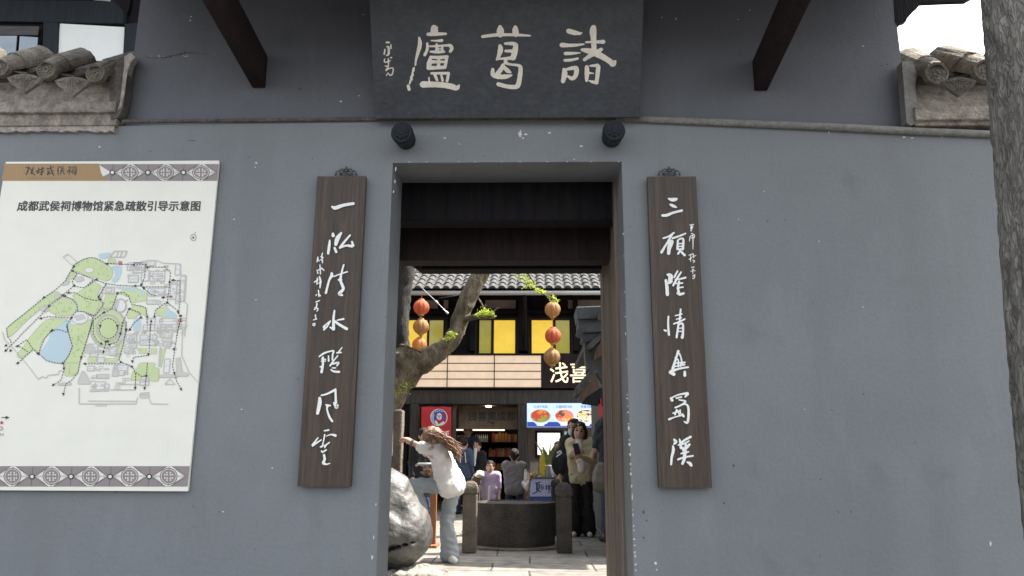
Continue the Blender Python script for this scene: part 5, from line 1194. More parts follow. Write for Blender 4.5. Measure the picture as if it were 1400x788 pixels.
def person(label, J, sc=1.0, f=(0, -1, 0), u=(0, 0, 1), top=None, sleeve=1.0, bottom=None, flare=1.0, shoe=None, hair=None, hair_style='short', res=.011, group=None, grip=.35, face=True, extras=None, palm=None, sleeve_mat=None, smile=False, hem=.10):
    """J: joints in world coordinates. Body = one continuous mesh; clothing and hair are its children."""
    J = {k: A3(v) for k, v in J.items()}
    f = A3(f); f /= np.linalg.norm(f); u = A3(u); u = u - f*(u@f); u /= np.linalg.norm(u); sd_ = np.cross(f, u)
    base = (J['aL'] + J['aR'])/2; zmin = min(J['tL'][2], J['tR'][2])
    t = thing('person', label, 'person', (base[0], base[1], max(0, zmin - .03*sc)), group)
    H = J['head']; b = SDF(res, .022*sc)
    # head: skull, jaw, nose, ears
    hs = sc if sc > .95 else sc*1.12
    b.ell(H + u*.018*hs, (.076*hs, .096*hs, .104*hs), f, u).ell(H + f*.022*hs - u*.052*hs, (.058*hs, .066*hs, .066*hs), f, u, k=.03)
    b.cap(H + f*.088*hs - u*.004*hs, H + f*.104*hs - u*.032*hs, .009*hs, .013*hs, k=.012)
    for s_ in (-1, 1): b.ell(H + sd_*s_*.078*hs - u*.012*hs - f*.008*hs, (.012*hs, .020*hs, .032*hs), f, u, k=.01)
    b.cap(J['neck'] - u*.01, H - u*.05*hs - f*.015*hs, .050*sc, .047*sc)
    pc = (J['pL']+J['pR'])/2; shc = (J['sL']+J['sR'])/2
    for s_ in 'LR':
        b.cap(lerp(J['s'+s_], shc, .25), lerp(J['p'+s_], pc, .1), .080*sc, .074*sc, k=.05)
        b.cap(shc, J['s'+s_], .06*sc, .052*sc, k=.03)
        b.cap(J['s'+s_], J['e'+s_], .047*sc, .037*sc).cap(J['e'+s_], J['w'+s_], .037*sc, .025*sc)
        b.cap(J['p'+s_], J['k'+s_], .072*sc, .050*sc).cap(J['k'+s_], J['a'+s_], .052*sc, .034*sc)
        b.cap(J['a'+s_], J['t'+s_], .036*sc, .026*sc)
        # hand: palm, four fingers of different length curling, a thumb off the side
        w, h = J['w'+s_], J['h'+s_]; d = h - w; L = np.linalg.norm(d); d = d/L
        pn = A3(palm[s_]) if palm and s_ in palm else A3((0, 0, -1)); pn = pn - d*(pn@d)
        if np.linalg.norm(pn) < .1: pn = A3((1, 0, 0)) - d*d[0]
        pn /= np.linalg.norm(pn); ac = np.cross(d, pn)
        hl = .17*hs
        b.cap(w, w + d*hl*.25, .026*sc, .028*sc, k=.015)
        for q in (-.5, .5): b.cap(w + d*hl*.15 + ac*q*.03*sc, w + d*hl*.48 + ac*q*.042*sc, .018*sc, .014*sc, k=.012)
        for i, (o, ln) in enumerate(((-1.5, .40), (-.5, .46), (.5, .43), (1.5, .34))):
            a0 = w + d*hl*.5 + ac*o*.0195*sc; d1 = d*math.cos(grip) + pn*math.sin(grip); d2 = d*math.cos(grip*2.3) + pn*math.sin(grip*2.3)
            a1 = a0 + d1*ln*hl*.5; a2 = a1 + d2*ln*hl*.5
            b.cap(a0, a1, .0092*sc, .0086*sc, k=.004).cap(a1, a2, .0086*sc, .0072*sc, k=.004)
        sgn = -1 if s_ == 'L' else 1
        a0 = w + d*hl*.18 + ac*sgn*.026*sc; a1 = a0 + (d*.7 + ac*sgn*.75 + pn*.2)*hl*.24; a2 = a1 + (d*.9 + ac*sgn*.15 + pn*.3)*hl*.2
        b.cap(a0, a1, .012*sc, .0098*sc, k=.006).cap(a1, a2, .0098*sc, .008*sc, k=.004)
    eyes = [H + f*.083*hs + u*.006*hs + sd_*s_*.031*hs for s_ in (-1, 1)]; brows = [H + f*.086*hs + u*.030*hs + sd_*s_*.033*hs for s_ in (-1, 1)]; mo = H + f*.085*hs - u*.062*hs
    def faces(c):
        m = np.zeros(len(c))
        if not face: return m
        fr = (c-H)@f > .03*hs
        for e in eyes: q = c-e; m[fr & (np.abs(q@sd_) < .014*hs) & (np.abs(q@u) < .0065*hs)] = 1
        for e in brows: q = c-e; m[fr & (np.abs(q@sd_) < .018*hs) & (np.abs(q@u) < .005*hs)] = 2
        q = c-mo; m[fr & (np.abs(q@sd_) < (.027 if smile else .021)*hs) & (np.abs(q@u - (q@sd_)**2*(9 if smile else 0)) < .009*hs)] = 3
        if smile: m[fr & (np.abs(q@sd_) < .018*hs) & (np.abs(q@u - (q@sd_)**2*9) < .004*hs)] = 4
        return m
    b.build('body', [M['skin'], M['eye'], M['brow'], M['lip'], M['teeth']], t, faces=faces)
    cr = max(res, .010); wr = [(.0035*sc, 22, 3), (.0035*sc, 48, 6), (.002*sc, 90, 5)]
    if top:
        c = SDF(cr, .025*sc)
        for s_ in 'LR':
            c.cap(lerp(J['s'+s_], shc, .25), lerp(J['p'+s_], pc, .1) - (shc-pc)*min(0, hem), .098*sc, .104*sc, k=.05).cap(lerp(J['p'+s_], pc, .1) - (shc-pc)*(hem-.05), lerp(J['p'+s_], pc, .1) - (shc-pc)*hem, .104*sc, .106*sc).cap(shc, J['s'+s_], .074*sc, .066*sc, k=.03)
            if sleeve_mat is None:
                e = min(1, sleeve*2); c.cap(J['s'+s_], lerp(J['s'+s_], J['e'+s_], e), .064*sc, .056*sc, k=.02)
                if sleeve > .5: c.cap(J['e'+s_], lerp(J['e'+s_], J['w'+s_], (sleeve-.5)*2*.96), .056*sc, .040*sc, k=.02)
        c.cap(J['neck'], shc, .056*sc, .07*sc).cap(lerp(shc, pc, .12), pc - (shc-pc)*min(.06, hem), .096*sc, .102*sc, k=.05)
        if hem < .05:                              # a loose hem standing off the waistband
            q0 = pc + (shc-pc)*.04; sv = (J['pR']-J['pL'])/2
            c.cap(q0 - sv, q0 + sv, .116*sc, .116*sc, k=.04).cap(q0 + (shc-pc)*.18 - sv, q0 + (shc-pc)*.18 + sv, .108*sc, .108*sc, k=.05)
        c.build('top', M[top], t, noise=wr)
        if sleeve_mat:
            c = SDF(cr, .02*sc)
            for s_ in 'LR':
                e = min(1, sleeve*2); c.cap(lerp(J['s'+s_], shc, .1), lerp(J['s'+s_], J['e'+s_], e), .060*sc, .054*sc)
                if sleeve > .5: c.cap(J['e'+s_], lerp(J['e'+s_], J['w'+s_], (sleeve-.5)*2*.96), .054*sc, .040*sc)
            c.build('sleeves', M[sleeve_mat], t, noise=wr)
    if bottom:
        c = SDF(cr, .022*sc)
        c.cap(lerp(J['pL'], shc, .10), lerp(J['pR'], shc, .10), .080*sc).cap(J['pL'], J['pR'], .087*sc)
        for s_ in 'LR':
            c.cap(J['p'+s_], J['k'+s_], .084*sc, .064*sc)
            c.cap(J['k'+s_], lerp(J['k'+s_], J['a'+s_], .97), .068*sc, .062*sc*flare)
        c.build('trousers', M[bottom], t, noise=[(.005*sc, 26, 8), (.004*sc, 55, 9)])
    if shoe:
        for s_ in 'LR':
            dz = A3((0, 0, .0)); d = J['t'+s_]-J['a'+s_]; d[2] = 0; d /= (np.linalg.norm(d)+1e-9)
            hz = A3((J['a'+s_][0], J['a'+s_][1], J['t'+s_][2]+.004)) - d*.035*sc
            SDF(.009, .02).cap(hz, J['t'+s_]+d*.02, .040*sc, .036*sc).cap(J['a'+s_] - A3((0,0,.02)), hz + A3((0,0,.02)), .045*sc, .042*sc).build('shoe', M[shoe], t)
    if hair:
        c = SDF(cr*.9, .02)
        c.ell(H + u*.036*hs - f*.016*hs, (.090*hs, .104*hs, .100*hs), f, u)
        c.ell(H + f*.075*hs - u*.045*hs, (.074*hs, .085*hs, .085*hs), f, u, k=.012, sub=True)
        if hair_style == 'long':
            for s_ in (-1, 1): c.cap(H + sd_*s_*.072*hs - f*.02*hs, J['neck'] + sd_*s_*.085*sc - u*.10*sc + f*.05*sc, .034*hs, .024*hs).cap(J['neck'] + sd_*s_*.085*sc - u*.10*sc + f*.05*sc, J['neck'] + sd_*s_*.09*sc - u*.24*sc + f*.085*sc, .024*hs, .010*hs)
            c.cap(H - f*.05*hs, J['neck'] - f*.06*sc - u*.14*sc, .075*hs, .05*hs)
        if hair_style == 'bun': c.ell(H - f*.085*hs + u*.055*hs, (.048*hs, .042*hs, .046*hs), f, u, k=.01).cap(H - f*.07*hs - u*.03*hs, H - f*.065*hs - u*.06*hs, .045*hs, .03*hs)
        if hair_style == 'tied': c.cap(H - f*.08*hs + u*.02*hs, J['neck'] - f*.08*sc - u*.08, .035*hs, .02*hs)
        if extras: extras(c, J, H, f, u, sd_, hs)
        c.build('hair', M[hair], t, noise=[(.003, 70, 4)])
    return t
def stand(x, y, h=1.62, face=0.0, width=1.0, **mod):
    """standing joints; face = heading in degrees (0 looks to the camera), returns joints, scale, forward"""
    s = h/1.62; a = RAD(face); fw = A3((math.sin(a), -math.cos(a), 0)); rt_ = A3((math.cos(a), math.sin(a), 0))
    def L(r, f_, z): return A3((x, y, 0)) + rt_*r*s*width + fw*f_*s + A3((0, 0, z*s))
    J = dict(head=L(0, .02, 1.50), neck=L(0, -.005, 1.345), sL=L(-.165, 0, 1.31), sR=L(.165, 0, 1.31), eL=L(-.205, -.01, 1.05), eR=L(.205, -.01, 1.05), wL=L(-.205, .07, .82), wR=L(.205, .07, .82), hL=L(-.20, .10, .66), hR=L(.20, .10, .66),
             pL=L(-.082, 0, .86), pR=L(.082, 0, .86), kL=L(-.095, .02, .46), kR=L(.095, .02, .46), aL=L(-.10, -.02, .085), aR=L(.10, -.02, .085), tL=L(-.115, .12, .035), tR=L(.115, .12, .035))
    for k, v in mod.items(): J[k] = L(*v)
    return J, s, fw

# woman stepping up on the boulder, seen from the side, bent forward to the left
Y0 = 7.75; Q = lambda px, py, dy=0: A3(P(px, py, Y0+dy))
J = dict(head=Q(591, 602, -.02), neck=Q(602, 613, 0), sL=Q(599, 621, -.13), sR=Q(603, 618, .16), eL=Q(577, 611.5, -.12), wL=Q(562.5, 605, -.06), hL=Q(551.5, 598, -.02), eR=Q(583, 616, .20), wR=Q(566, 607, .20), hR=Q(555, 601, .16),
         pL=Q(613, 664, -.07), pR=Q(620, 664, .08), kR=Q(611, 712, .07), aR=Q(615, 759, .08), tR=Q(620, 766.5, -.05), kL=Q(567, 664, -.10), aL=Q(573, 700, -.06), tL=Q(560, 706, -.06))
def longhair(c, J, H, f, u, s_, hs):
    c.cap(H + A3((.03, 0, .02)), Q(606, 603, -.10), .056, .045).cap(Q(600, 596, -.1), Q(617, 612, -.12), .045, .034).cap(Q(614, 607, -.12), Q(627, 623, -.10), .034, .012)
    c.cap(Q(605, 602, -.05), Q(620, 618, -.05), .04, .018)
a_ = person('person in white top and pale flared jeans, bent forward, one knee raised on the boulder', J, 1.0, f=(-.85, -.15, -.45), u=(-.35, -.1, .9), top='c_white', sleeve=.52, bottom='c_jeans', flare=1.5, shoe='shoe_w', hair='hair_br', hair_style='x', res=.008, hem=-.01, grip=.55, palm={'L': (-.3, .2, -.9), 'R': (-.3, .2, -.9)}, extras=longhair)
SDF(.009, .02).cap(Q(598, 622, -.13), Q(585, 616, -.125), .066, .062).build('sleeve_panel', M['c_pink'], a_, noise=[(.003, 60, 2)])
st_ = MB()
for i in range(170):                            # loose strands over the shoulder
    a0 = Q(596 + random.gauss(0, 5), 593 + random.gauss(0, 3), -.10 + random.gauss(0, .05)); e0 = random.gauss(0, 3.2)
    p1 = Q(606 + random.gauss(0, 2), 599 + e0*.8, -.14 + random.gauss(0, .04)); p2 = Q(617 + random.gauss(0, 2), 608 + e0, -.15 + random.gauss(0, .04)); p3 = Q(627 + random.gauss(0, 3), 620 + e0*1.3 + random.gauss(0, 3), -.13 + random.gauss(0, .04))
    st_.tube(spline([tuple(q) for q in (a0, p1, p2, p3)], 4), [.0042]*12 + [.0015], 4)
st_.build('hair_strands', M['hair_br'], a_, sm=True)
wt_ = MB(); c0 = Vector(Q(564.5, 606, -.07)); d0 = (Vector(J['eL'])-Vector(J['wL'])).normalized(); wt_.tube([c0-d0*.012, c0+d0*.012], .033, 14); wt_.build('wristwatch', M['iron_hi'], a_)

# girl in the lilac jacket, hand stretched out to the far post
x, y = P(670, 650, 10.6).x, 10.6; hp = P(649, 650, 10.2)
J, s, fw = stand(x, y, .95, -8, 1.12); J['eR'], J['wR'], J['hR'] = A3(J['eR']), A3(J['wR']), A3(J['hR'])
J['eL'] = lerp(J['sL'], A3(P(652, 648, 10.3)), .5); J['wL'] = lerp(J['sL'], A3(P(652, 648, 10.3)), .9); J['hL'] = A3(P(649, 650, 10.25))
g_ = person('smiling child in a lilac jacket over white, one arm stretched out to the stone post', J, s, fw, top='c_lav', sleeve=.5, bottom='c_navy', shoe='shoe_w', hair='hair_b', hair_style='tied', smile=True, res=.010)
SDF(.009, .02).cap(lerp(J['sL'], J['eL'], .1), J['eL'], .056, .05).cap(J['eL'], lerp(J['eL'], J['wL'], .45), .05, .04).build('sleeve', M['c_white'], g_)
SDF(.009, .012).cap(A3((x-.005, y-.062, .62)), A3((x-.005, y-.074, .40)), .020, .022).build('shirt_front', M['c_white'], g_)
# child in the grey vest seen from behind
x, y = P(703, 650, 10.9).x, 10.9
J, s, fw = stand(x, y, 1.11, 172, 1.2)
J['eR'] = A3(P(721, 667, 10.85)); J['wR'] = A3(P(724, 657, 10.7)); J['hR'] = A3(P(727, 650, 10.65))
person('child in a grey knitted vest with white sleeves and dark hair bun, seen from behind', J, s, fw, top='c_grey', sleeve=1.0, sleeve_mat='c_white', bottom='c_navy', shoe='shoe_b', hair='hair_b', hair_style='bun', face=False, res=.010)
# people inside the shop
J, s, fw = stand(P(639, 640, 15.75).x, 15.75, 1.66, 5); person('person with short black hair in dark clothes, standing deepest in the shop doorway', J, s, fw, top='c_navy', sleeve=1, bottom='c_black', shoe='shoe_b', hair='hair_b', res=.012)
J, s, fw = stand(P(653, 640, 15.0).x, 14.85, 1.32, -18); w_ = person('person in a black jacket over a white shirt at the shop entrance', J, s, fw, top='c_black', sleeve=1, bottom='c_black', shoe='shoe_b', hair='hair_b', hair_style='tied', res=.012)
xx, yy = J['neck'][0], J['neck'][1]; SDF(.009, .012).cap(A3((xx-.03, yy-.088, 1.16)), A3((xx-.04, yy-.112, .86)), .034, .016).build('shirt', M['c_white'], w_)
J, s, fw = stand(P(633, 650, 14.4).x, 14.4, 1.36, 160); w_ = person('person in dark navy jacket with pale stripes, back turned, behind the stepping one', J, s, fw, top='c_denim', sleeve=1, bottom='c_navy', shoe='shoe_b', hair='hair_b', face=False, res=.012)
for o in (-.06, .04): SDF(.009, .01).cap(A3((J['neck'][0]+o, J['neck'][1]-.10, 1.1)), A3((J['neck'][0]+o+.02, J['neck'][1]-.112, .92)), .010).build('stripe', M['c_white'], w_)
# women on the right
xg = P(795, 650, 10.4).x
J, s, fw = stand(xg, 10.45, 1.47, -6)
J['head'] = J['head'] + A3((-.015, -.02, -.01)); J['eL'] = A3(P(781, 622, 10.3)); J['wL'] = A3(P(785, 616, 10.12)); J['hL'] = A3(P(790, 617, 10.08)); J['eR'] = A3(P(811, 630, 10.3)); J['wR'] = A3(P(794, 624, 10.1)); J['hR'] = A3(P(787, 622, 10.06))
w_ = person('smiling person with long black hair in a cream cardigan and black wide trousers', J, s, fw, u=(.12, 0, 1), top='c_cream', sleeve=.94, bottom='c_black', flare=1.75, shoe='shoe_w', hair='hair_b', hair_style='long', smile=True, res=.009, palm={'L': (.5, .8, 0), 'R': (-.5, .8, 0)}, grip=.6)
xx, yy = J['neck'][0], J['neck'][1]; SDF(.009, .02).cap(A3((xx-.03, yy-.062, 1.26)), A3((xx-.03, yy-.092, .98)), .045, .055).cap(A3((xx, yy-.098, .98)), A3((xx, yy-.094, .86)), .05, .055).build('shirt', M['c_white'], w_, noise=[(.003, 50, 3)])
ph = MB().obox(Vector(P(788.5, 614, 10.05)), (.075, .012, .15), Matrix.Rotation(RAD(-12), 3, 'Y') @ Matrix.Rotation(RAD(-20), 3, 'X')).build('phone', M['c_black'], None, bevel=.006); recenter(ph, P(788.5, 614, 10.05)); tag(ph, 'dark phone held in the hands of the one in the cream cardigan', 'phone')
J, s, fw = stand(P(786, 650, 11.0).x, 11.05, 1.53, -25)
w_ = person('person with long black hair and a pale blue face mask behind the cream cardigan', J, s, fw, top='c_black', sleeve=.9, bottom='c_black', flare=1.3, shoe='shoe_b', hair='hair_b', hair_style='long', res=.010)
SDF(.008, .015).ell(J['head'] + fw*.065 - A3((0, 0, .055)), (.062, .05, .052), fw).build('face_mask', M['c_mask'], w_)
J, s, fw = stand(P(841, 650, 9.7).x, 9.75, 1.72, -160, eL=(-.23, .02, 1.02), wL=(-.16, .20, .88), hL=(-.08, .3, .9), eR=(.21, .06, 1.04), wR=(.15, .26, .95), hR=(.1, .36, .98))
J['eL'], J['eR'] = J['eL'], J['eR']
w_ = person('person in dark navy T-shirt with bare forearm, half hidden by the door leaf', J, s, fw, top='c_tee', sleeve=.42, bottom='c_denim', shoe='shoe_b', hair='hair_b', face=False, res=.010)
bgx = P(822, 650, 9.5).x
M['bagcloth'] = cloth('canvas', (.20, .185, .15))
sb = SDF(.012, .04).ell(A3((bgx, 9.48, .80)), (.10, .07, .15)).ell(A3((bgx, 9.46, .70)), (.115, .075, .11)).build('shoulder_bag', M['bagcloth'], None, noise=[(.006, 30, 3)])
recenter(sb, (bgx, 9.48, .6)); tag(sb, 'greyish canvas shoulder bag hanging beside the navy T-shirt', 'bag')
# black rucksack carried in front of the counter
bx = P(767.5, 630, 11.1); bp_ = thing('rucksack', 'black rucksack with a white mark, carried in front of the drinks counter', 'rucksack', (bx.x, 11.1, bx.z-.2))
SDF(.012, .05).ell(A3((bx.x, 11.1, bx.z)), (.14, .09, .21), f=(0, -1, 0), u=(.25, 0, 1)).ell(A3((bx.x+.05, 11.06, bx.z-.06)), (.12, .08, .14)).build('bag', M['c_black'], bp_, noise=[(.006, 30, 5)])
MB().tube([(bx.x+.05, 11.12, bx.z+.19), (bx.x+.12, 11.0, bx.z+.27), (bx.x+.18, 11.0, bx.z+.30)], .016, 8).build('strap', M['c_black'], bp_, sm=True)
mk = MB()
strokes(mk, (700, 540), 7.88, [[(490,625,20),(520,605,16),(530,630,18)],[(480,665,14),(515,640,18)]], Plane((0, 10.985, 0)), 0, n=3); mk.build('white_mark', M['white_paint'], bp_)
x, y = P(755, 640, 12.0).x, 13.0
J, s, fw = stand(P(764, 640, 13.2).x, 13.2, 1.27, -30); person('person with short dark hair behind the black rucksack at the counter', J, s, fw, top='c_black', sleeve=1, bottom='c_black', shoe='shoe_b', hair='hair_b', res=.012)

# ------------------------------------------------------------------ boulder, slab and stand by the left jamb
M['rock'] = mat('polished_grey_boulder', (.032, .032, .031), col2=(.125, .122, .115), scale=4.5, rough=.55, bump=.35, bscale=30, fine=.2)
M['rock_rough'] = mat('rough_rock', (.12, .11, .10), col2=(.30, .28, .25), scale=8, rough=.9, bump=.8, bscale=40, fine=.2)
YR = 7.2; K = lambda px, py, dy=0: A3(P(px, py, YR+dy))
bc = K(540, 778)
bo = thing('boulder', 'big smooth grey boulder beside the left jamb, pale where the sun strikes it', 'boulder', (bc[0], YR, 0))
r_ = SDF(.016, .10)
r_.cap(K(518, 664), K(531, 672, .02), .20, .20).cap(K(523, 680), K(541, 718, -.02), .24, .29).ell(K(539, 731, -.03), (.32, .34, .25)).cap(K(541, 745), K(541, 770), .22, .13)
r_.ell(K(530, 752, -.36), (.36, .16, .022), f=(0, -1, 0), u=(-.28, 0, 1), k=.03, sub=True)
r_.ell(K(553, 688, -.30), (.10, .06, .16), u=(.3, 0, 1), k=.06, sub=True)
r_.build('stone', M['rock'], bo, noise=[(.012, 7, 2), (.005, 22, 6), (.002, 60, 9)])
SDF(.014, .05).cap(K(535, 783, -.05), K(585, 779, -.1), .05, .03).ell(K(560, 786, -.2), (.30, .25, .05)).ell(K(590, 786, .1), (.22, .25, .045)).build('footing', M['rock_rough'], bo, noise=[(.015, 14, 3), (.006, 40, 4)])
YL = 8.0; sp = P(544, 640, YL)
st = MB().box((P(537,600,YL).x, YL, .001), (P(549,600,YL).x, YL+.16, P(544,560,YL).z))
so = st.build('stone_slab', M['stone'], None, bevel=.02); recenter(so, (sp.x, YL, 0)); tag(so, 'upright rough stone slab at the left jamb, its right edge sunlit', 'stone slab')
# slim wooden stand with a pale rail
M['pine'] = plank_material('orange_pine', (.22, .085, .035), (.36, .16, .07), sx=8)
M['pale_metal'] = mat('pale_metal', (.55, .55, .54), rough=.35, metal=.5)
YT = 9.1
sd2 = thing('wooden_stand', 'slim orange brown wooden stand with a pale rail, behind the raised knee', 'stand', (P(592,729,YT).x, YT, 0))
MB().box((P(588,690,YT).x, YT, .03), (P(596.5,690,YT).x, YT+.06, P(592,643,YT).z)).build('upright', M['pine'], sd2, bevel=.006)
MB().box((P(582,690,YT).x, YT-.12, .001), (P(600,690,YT).x, YT+.18, .029)).build('foot', M['pine'], sd2, bevel=.004)
MB().tube([P(568, 637, YT), P(572, 634.5, YT), P(596, 634.5, YT), P(598, 642, YT)], .013, 10).build('rail', M['pale_metal'], sd2, sm=True)
MB().box((P(577,645,YT).x, YT+.065, P(577,647,YT).z), (P(588,645,YT).x, YT+.09, P(577,641.5,YT).z)).build('handle', M['pine'], sd2, bevel=.004)
# people seen only as scraps behind the slab and the stand
J, s, fw = stand(P(578, 640, 11.6).x, 11.6, 1.42, 30); person('person in dark clothes partly hidden behind the one bent over the boulder', J, s, fw, top='c_black', sleeve=1, bottom='c_denim', shoe='shoe_b', hair='hair_b', hair_style='tied', res=.013)
# ------------------------------------------------------------------ trees
def bark_material(name, dark, light, sc=1.0, dk=.6, vs_=13):
    m = mat(name, dark, col2=light, rough=.95, scale=5*sc, stretch=(1, 1, .35), fine=.3, bscale=26*sc)
    nt = m.node_tree; b = nt.nodes['Principled BSDF']; tc = nt.nodes['Texture Coordinate']
    mp = nt.nodes.new('ShaderNodeMapping'); mp.inputs['Scale'].default_value = (1, 1, .2); nt.links.new(tc.outputs['Object'], mp.inputs['Vector'])
    v = nt.nodes.new('ShaderNodeTexVoronoi'); v.feature = 'DISTANCE_TO_EDGE'; v.inputs['Scale'].default_value = vs_*sc
    nz = nt.nodes.new('ShaderNodeTexNoise'); nz.inputs['Scale'].default_value = 9*sc; nz.inputs['Detail'].default_value = 6; nt.links.new(mp.outputs[0], nz.inputs['Vector'])
    ad = nt.nodes.new('ShaderNodeMixRGB'); ad.blend_type = 'ADD'; ad.inputs['Fac'].default_value = .4; nt.links.new(mp.outputs[0], ad.inputs['Color1']); nt.links.new(nz.outputs['Color'], ad.inputs['Color2'])
    nt.links.new(ad.outputs[0], v.inputs['Vector'])
    cr = nt.nodes.new('ShaderNodeMapRange'); cr.inputs['From Max'].default_value = .12; nt.links.new(v.outputs['Distance'], cr.inputs['Value'])
    n2 = nt.nodes.new('ShaderNodeTexNoise'); n2.inputs['Scale'].default_value = 70*sc; n2.inputs['Detail'].default_value = 5; nt.links.new(mp.outputs[0], n2.inputs['Vector'])
    mm = nt.nodes.new('ShaderNodeMath'); mm.operation = 'MULTIPLY_ADD'; mm.inputs[1].default_value = .55; nt.links.new(n2.outputs['Fac'], mm.inputs[0]); nt.links.new(cr.outputs[0], mm.inputs[2])
    bp = nt.nodes.new('ShaderNodeBump'); bp.inputs['Strength'].default_value = .7; bp.inputs['Distance'].default_value = .03; nt.links.new(mm.outputs[0], bp.inputs['Height']); nt.links.new(bp.outputs[0], b.inputs['Normal'])
    src = b.inputs['Base Color'].links[0].from_socket
    mx = nt.nodes.new('ShaderNodeMixRGB'); mx.blend_type = 'MULTIPLY'; mx.inputs['Fac'].default_value = dk
    r2 = nt.nodes.new('ShaderNodeMapRange'); r2.inputs['From Max'].default_value = .10; r2.inputs['To Min'].default_value = .35; nt.links.new(v.outputs['Distance'], r2.inputs['Value'])
    nt.links.new(src, mx.inputs['Color1']); nt.links.new(r2.outputs[0], mx.inputs['Color2']); nt.links.new(mx.outputs[0], b.inputs['Base Color'])
    return m
M['bark'] = bark_material('grey_bark', (.15, .138, .122), (.25, .235, .21), 1.0, .16, 30)
M['bark_y'] = bark_material('mossy_bark', (.075, .059, .040), (.33, .262, .17), 1.6)
M['bark_d'] = bark_material('shaded_bark', (.018, .016, .014), (.075, .068, .058), 1.6)  # darker bark copy: shade on the upright limb put into its colour
M['leaf_y'] = mat('spring_leaf', (.30, .42, .04), col2=(.52, .58, .08), scale=14, rough=.5, trans=.5)
M['leaf_g'] = mat('green_leaf', (.05, .09, .025), col2=(.10, .15, .04), scale=5, rough=.5, trans=.35)
def limb(mb, path, radii, n=18, rough=.10, seg=8, fr=3.5):
    pts = spline([tuple(p) + (r,) for p, r in zip([Vector(q) for q in path], radii)], seg)
    rings = []; L = 0
    for i, (x, y, z, r) in enumerate(pts):
        p = Vector((x, y, z)); a = Vector(pts[max(i-1, 0)][:3]); b = Vector(pts[min(i+1, len(pts)-1)][:3]); t = (b-a).normalized()
        u_ = Vector((0, 1, 0)).cross(t)
        if u_.length < .1: u_ = Vector((1, 0, 0)).cross(t)
        u_.normalize(); w = t.cross(u_); ring = []
        for k in range(n):
            an = 2*math.pi*k/n; q = u_*math.cos(an) + w*math.sin(an)
            s_ = p + q*r
            ring.append(p + q*r*(1 + rough*(mnoise.noise(s_*fr/ max(r, .05)*.25)*1.2 + mnoise.noise(Vector((s_.x*11, s_.y*11, s_.z*4)))*.7)))
        rings.append(ring)
    vs_ = [v for r in rings for v in r]; m = len(rings)
    fs = [(i*n+k, i*n+(k+1) % n, (i+1)*n+(k+1) % n, (i+1)*n+k) for i in range(m-1) for k in range(n)] + [tuple(range(n-1, -1, -1)), tuple((m-1)*n+k for k in range(n))]
    mb.add(vs_, fs)
def leaves(mb, c, rad, n, size, flat=.6):
    for _ in range(n):
        d = Vector((random.gauss(0, .45), random.gauss(0, .45), random.gauss(0, .45*flat)))*rad
        leaf1(mb, Vector(c)+d, size*random.uniform(.6, 1.3))
def leaf1(mb, p, s_):
    a = Vector((random.gauss(0, 1), random.gauss(0, 1), random.gauss(0, .6))).normalized(); b = a.cross(Vector((random.gauss(0, 1), random.gauss(0, 1), random.gauss(0, 1)))).normalized(); nn = a.cross(b)
    mb.add([p - a*s_*.5, p + b*s_*.26 + nn*s_*.06, p + a*s_*.5, p - b*s_*.26 + nn*s_*.06], [(0, 1, 2, 3)])
# courtyard tree: trunk rises behind the left jamb and forks
YQ = 8.6; T = lambda px, py, dy=0: P(px, py, YQ+dy)
tb = T(500, 700, .25); tr = thing('old_tree', 'old gnarled tree with rough bark forking in the courtyard, tufts of yellow green leaves', 'tree', (tb.x, tb.y, 0))
t_ = MB()
limb(t_, [(tb.x, tb.y, -.05), T(500, 640, .2), T(508, 580, .1), T(530, 530), T(555, 500), T(566, 478)], [.30, .27, .25, .24, .215, .17], 28, .13)
t_.build('trunk', M['bark_y'], tr, sm=True)
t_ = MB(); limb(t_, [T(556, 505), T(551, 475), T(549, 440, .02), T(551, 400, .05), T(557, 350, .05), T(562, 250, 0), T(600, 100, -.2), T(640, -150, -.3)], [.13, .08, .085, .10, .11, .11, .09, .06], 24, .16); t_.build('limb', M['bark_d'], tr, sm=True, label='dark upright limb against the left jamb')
t_ = MB(); limb(t_, [T(553, 500), T(578, 494, -.02), T(604, 478), T(622, 458, .02), T(630, 435, .04), T(640, 408, .05), T(655, 378, .08), T(672, 345, .1), T(700, 260, .2), T(740, 100, .3), T(760, -120, .4)], [.17, .14, .105, .098, .095, .10, .098, .09, .08, .06, .03], 24, .14); t_.build('limb', M['bark_y'], tr, sm=True, label='slanting limb rising to the right')
t_ = MB(); limb(t_, [T(625, 445, .02), T(636, 437), T(650, 433, -.03), T(664, 433.5, -.05), T(676, 433, -.06)], [.075, .05, .032, .03, .024], 14, .18); t_.build('broken_branch', M['bark_y'], tr, sm=True)
t_ = MB()
for pth in ([T(656, 431), T(660, 420), T(654, 408)], [T(668, 432), T(676, 425), T(682, 421)], [T(660, 425), T(664, 417)], [T(672, 345, .1), T(700, 352), T(722, 375), T(738, 398), T(752, 407), T(762, 411)], [T(612, 468, -.1), T(617, 458, -.14)]): t_.tube(spline([tuple(p) for p in pth], 5), .009, 6)
t_.build('twig', M['bark_y'], tr, sm=True)
def tuft(name, spots, sz, label=None):
    l = MB()
    for px, py, rp, n, dy in spots: leaves(l, T(px, py, dy), rp*YQ/FPX*1.15, n, sz)
    l.build(name, M['leaf_y'], tr, label=label)
tuft('leaf_tuft', [(662, 428, 9, 95, -.08), (671, 430, 6, 40, -.08), (656, 431, 5, 25, -.08)], .034)
tuft('leaf_tuft', [(617, 457, 6, 60, -.15), (612, 463, 5, 30, -.15)], .034)
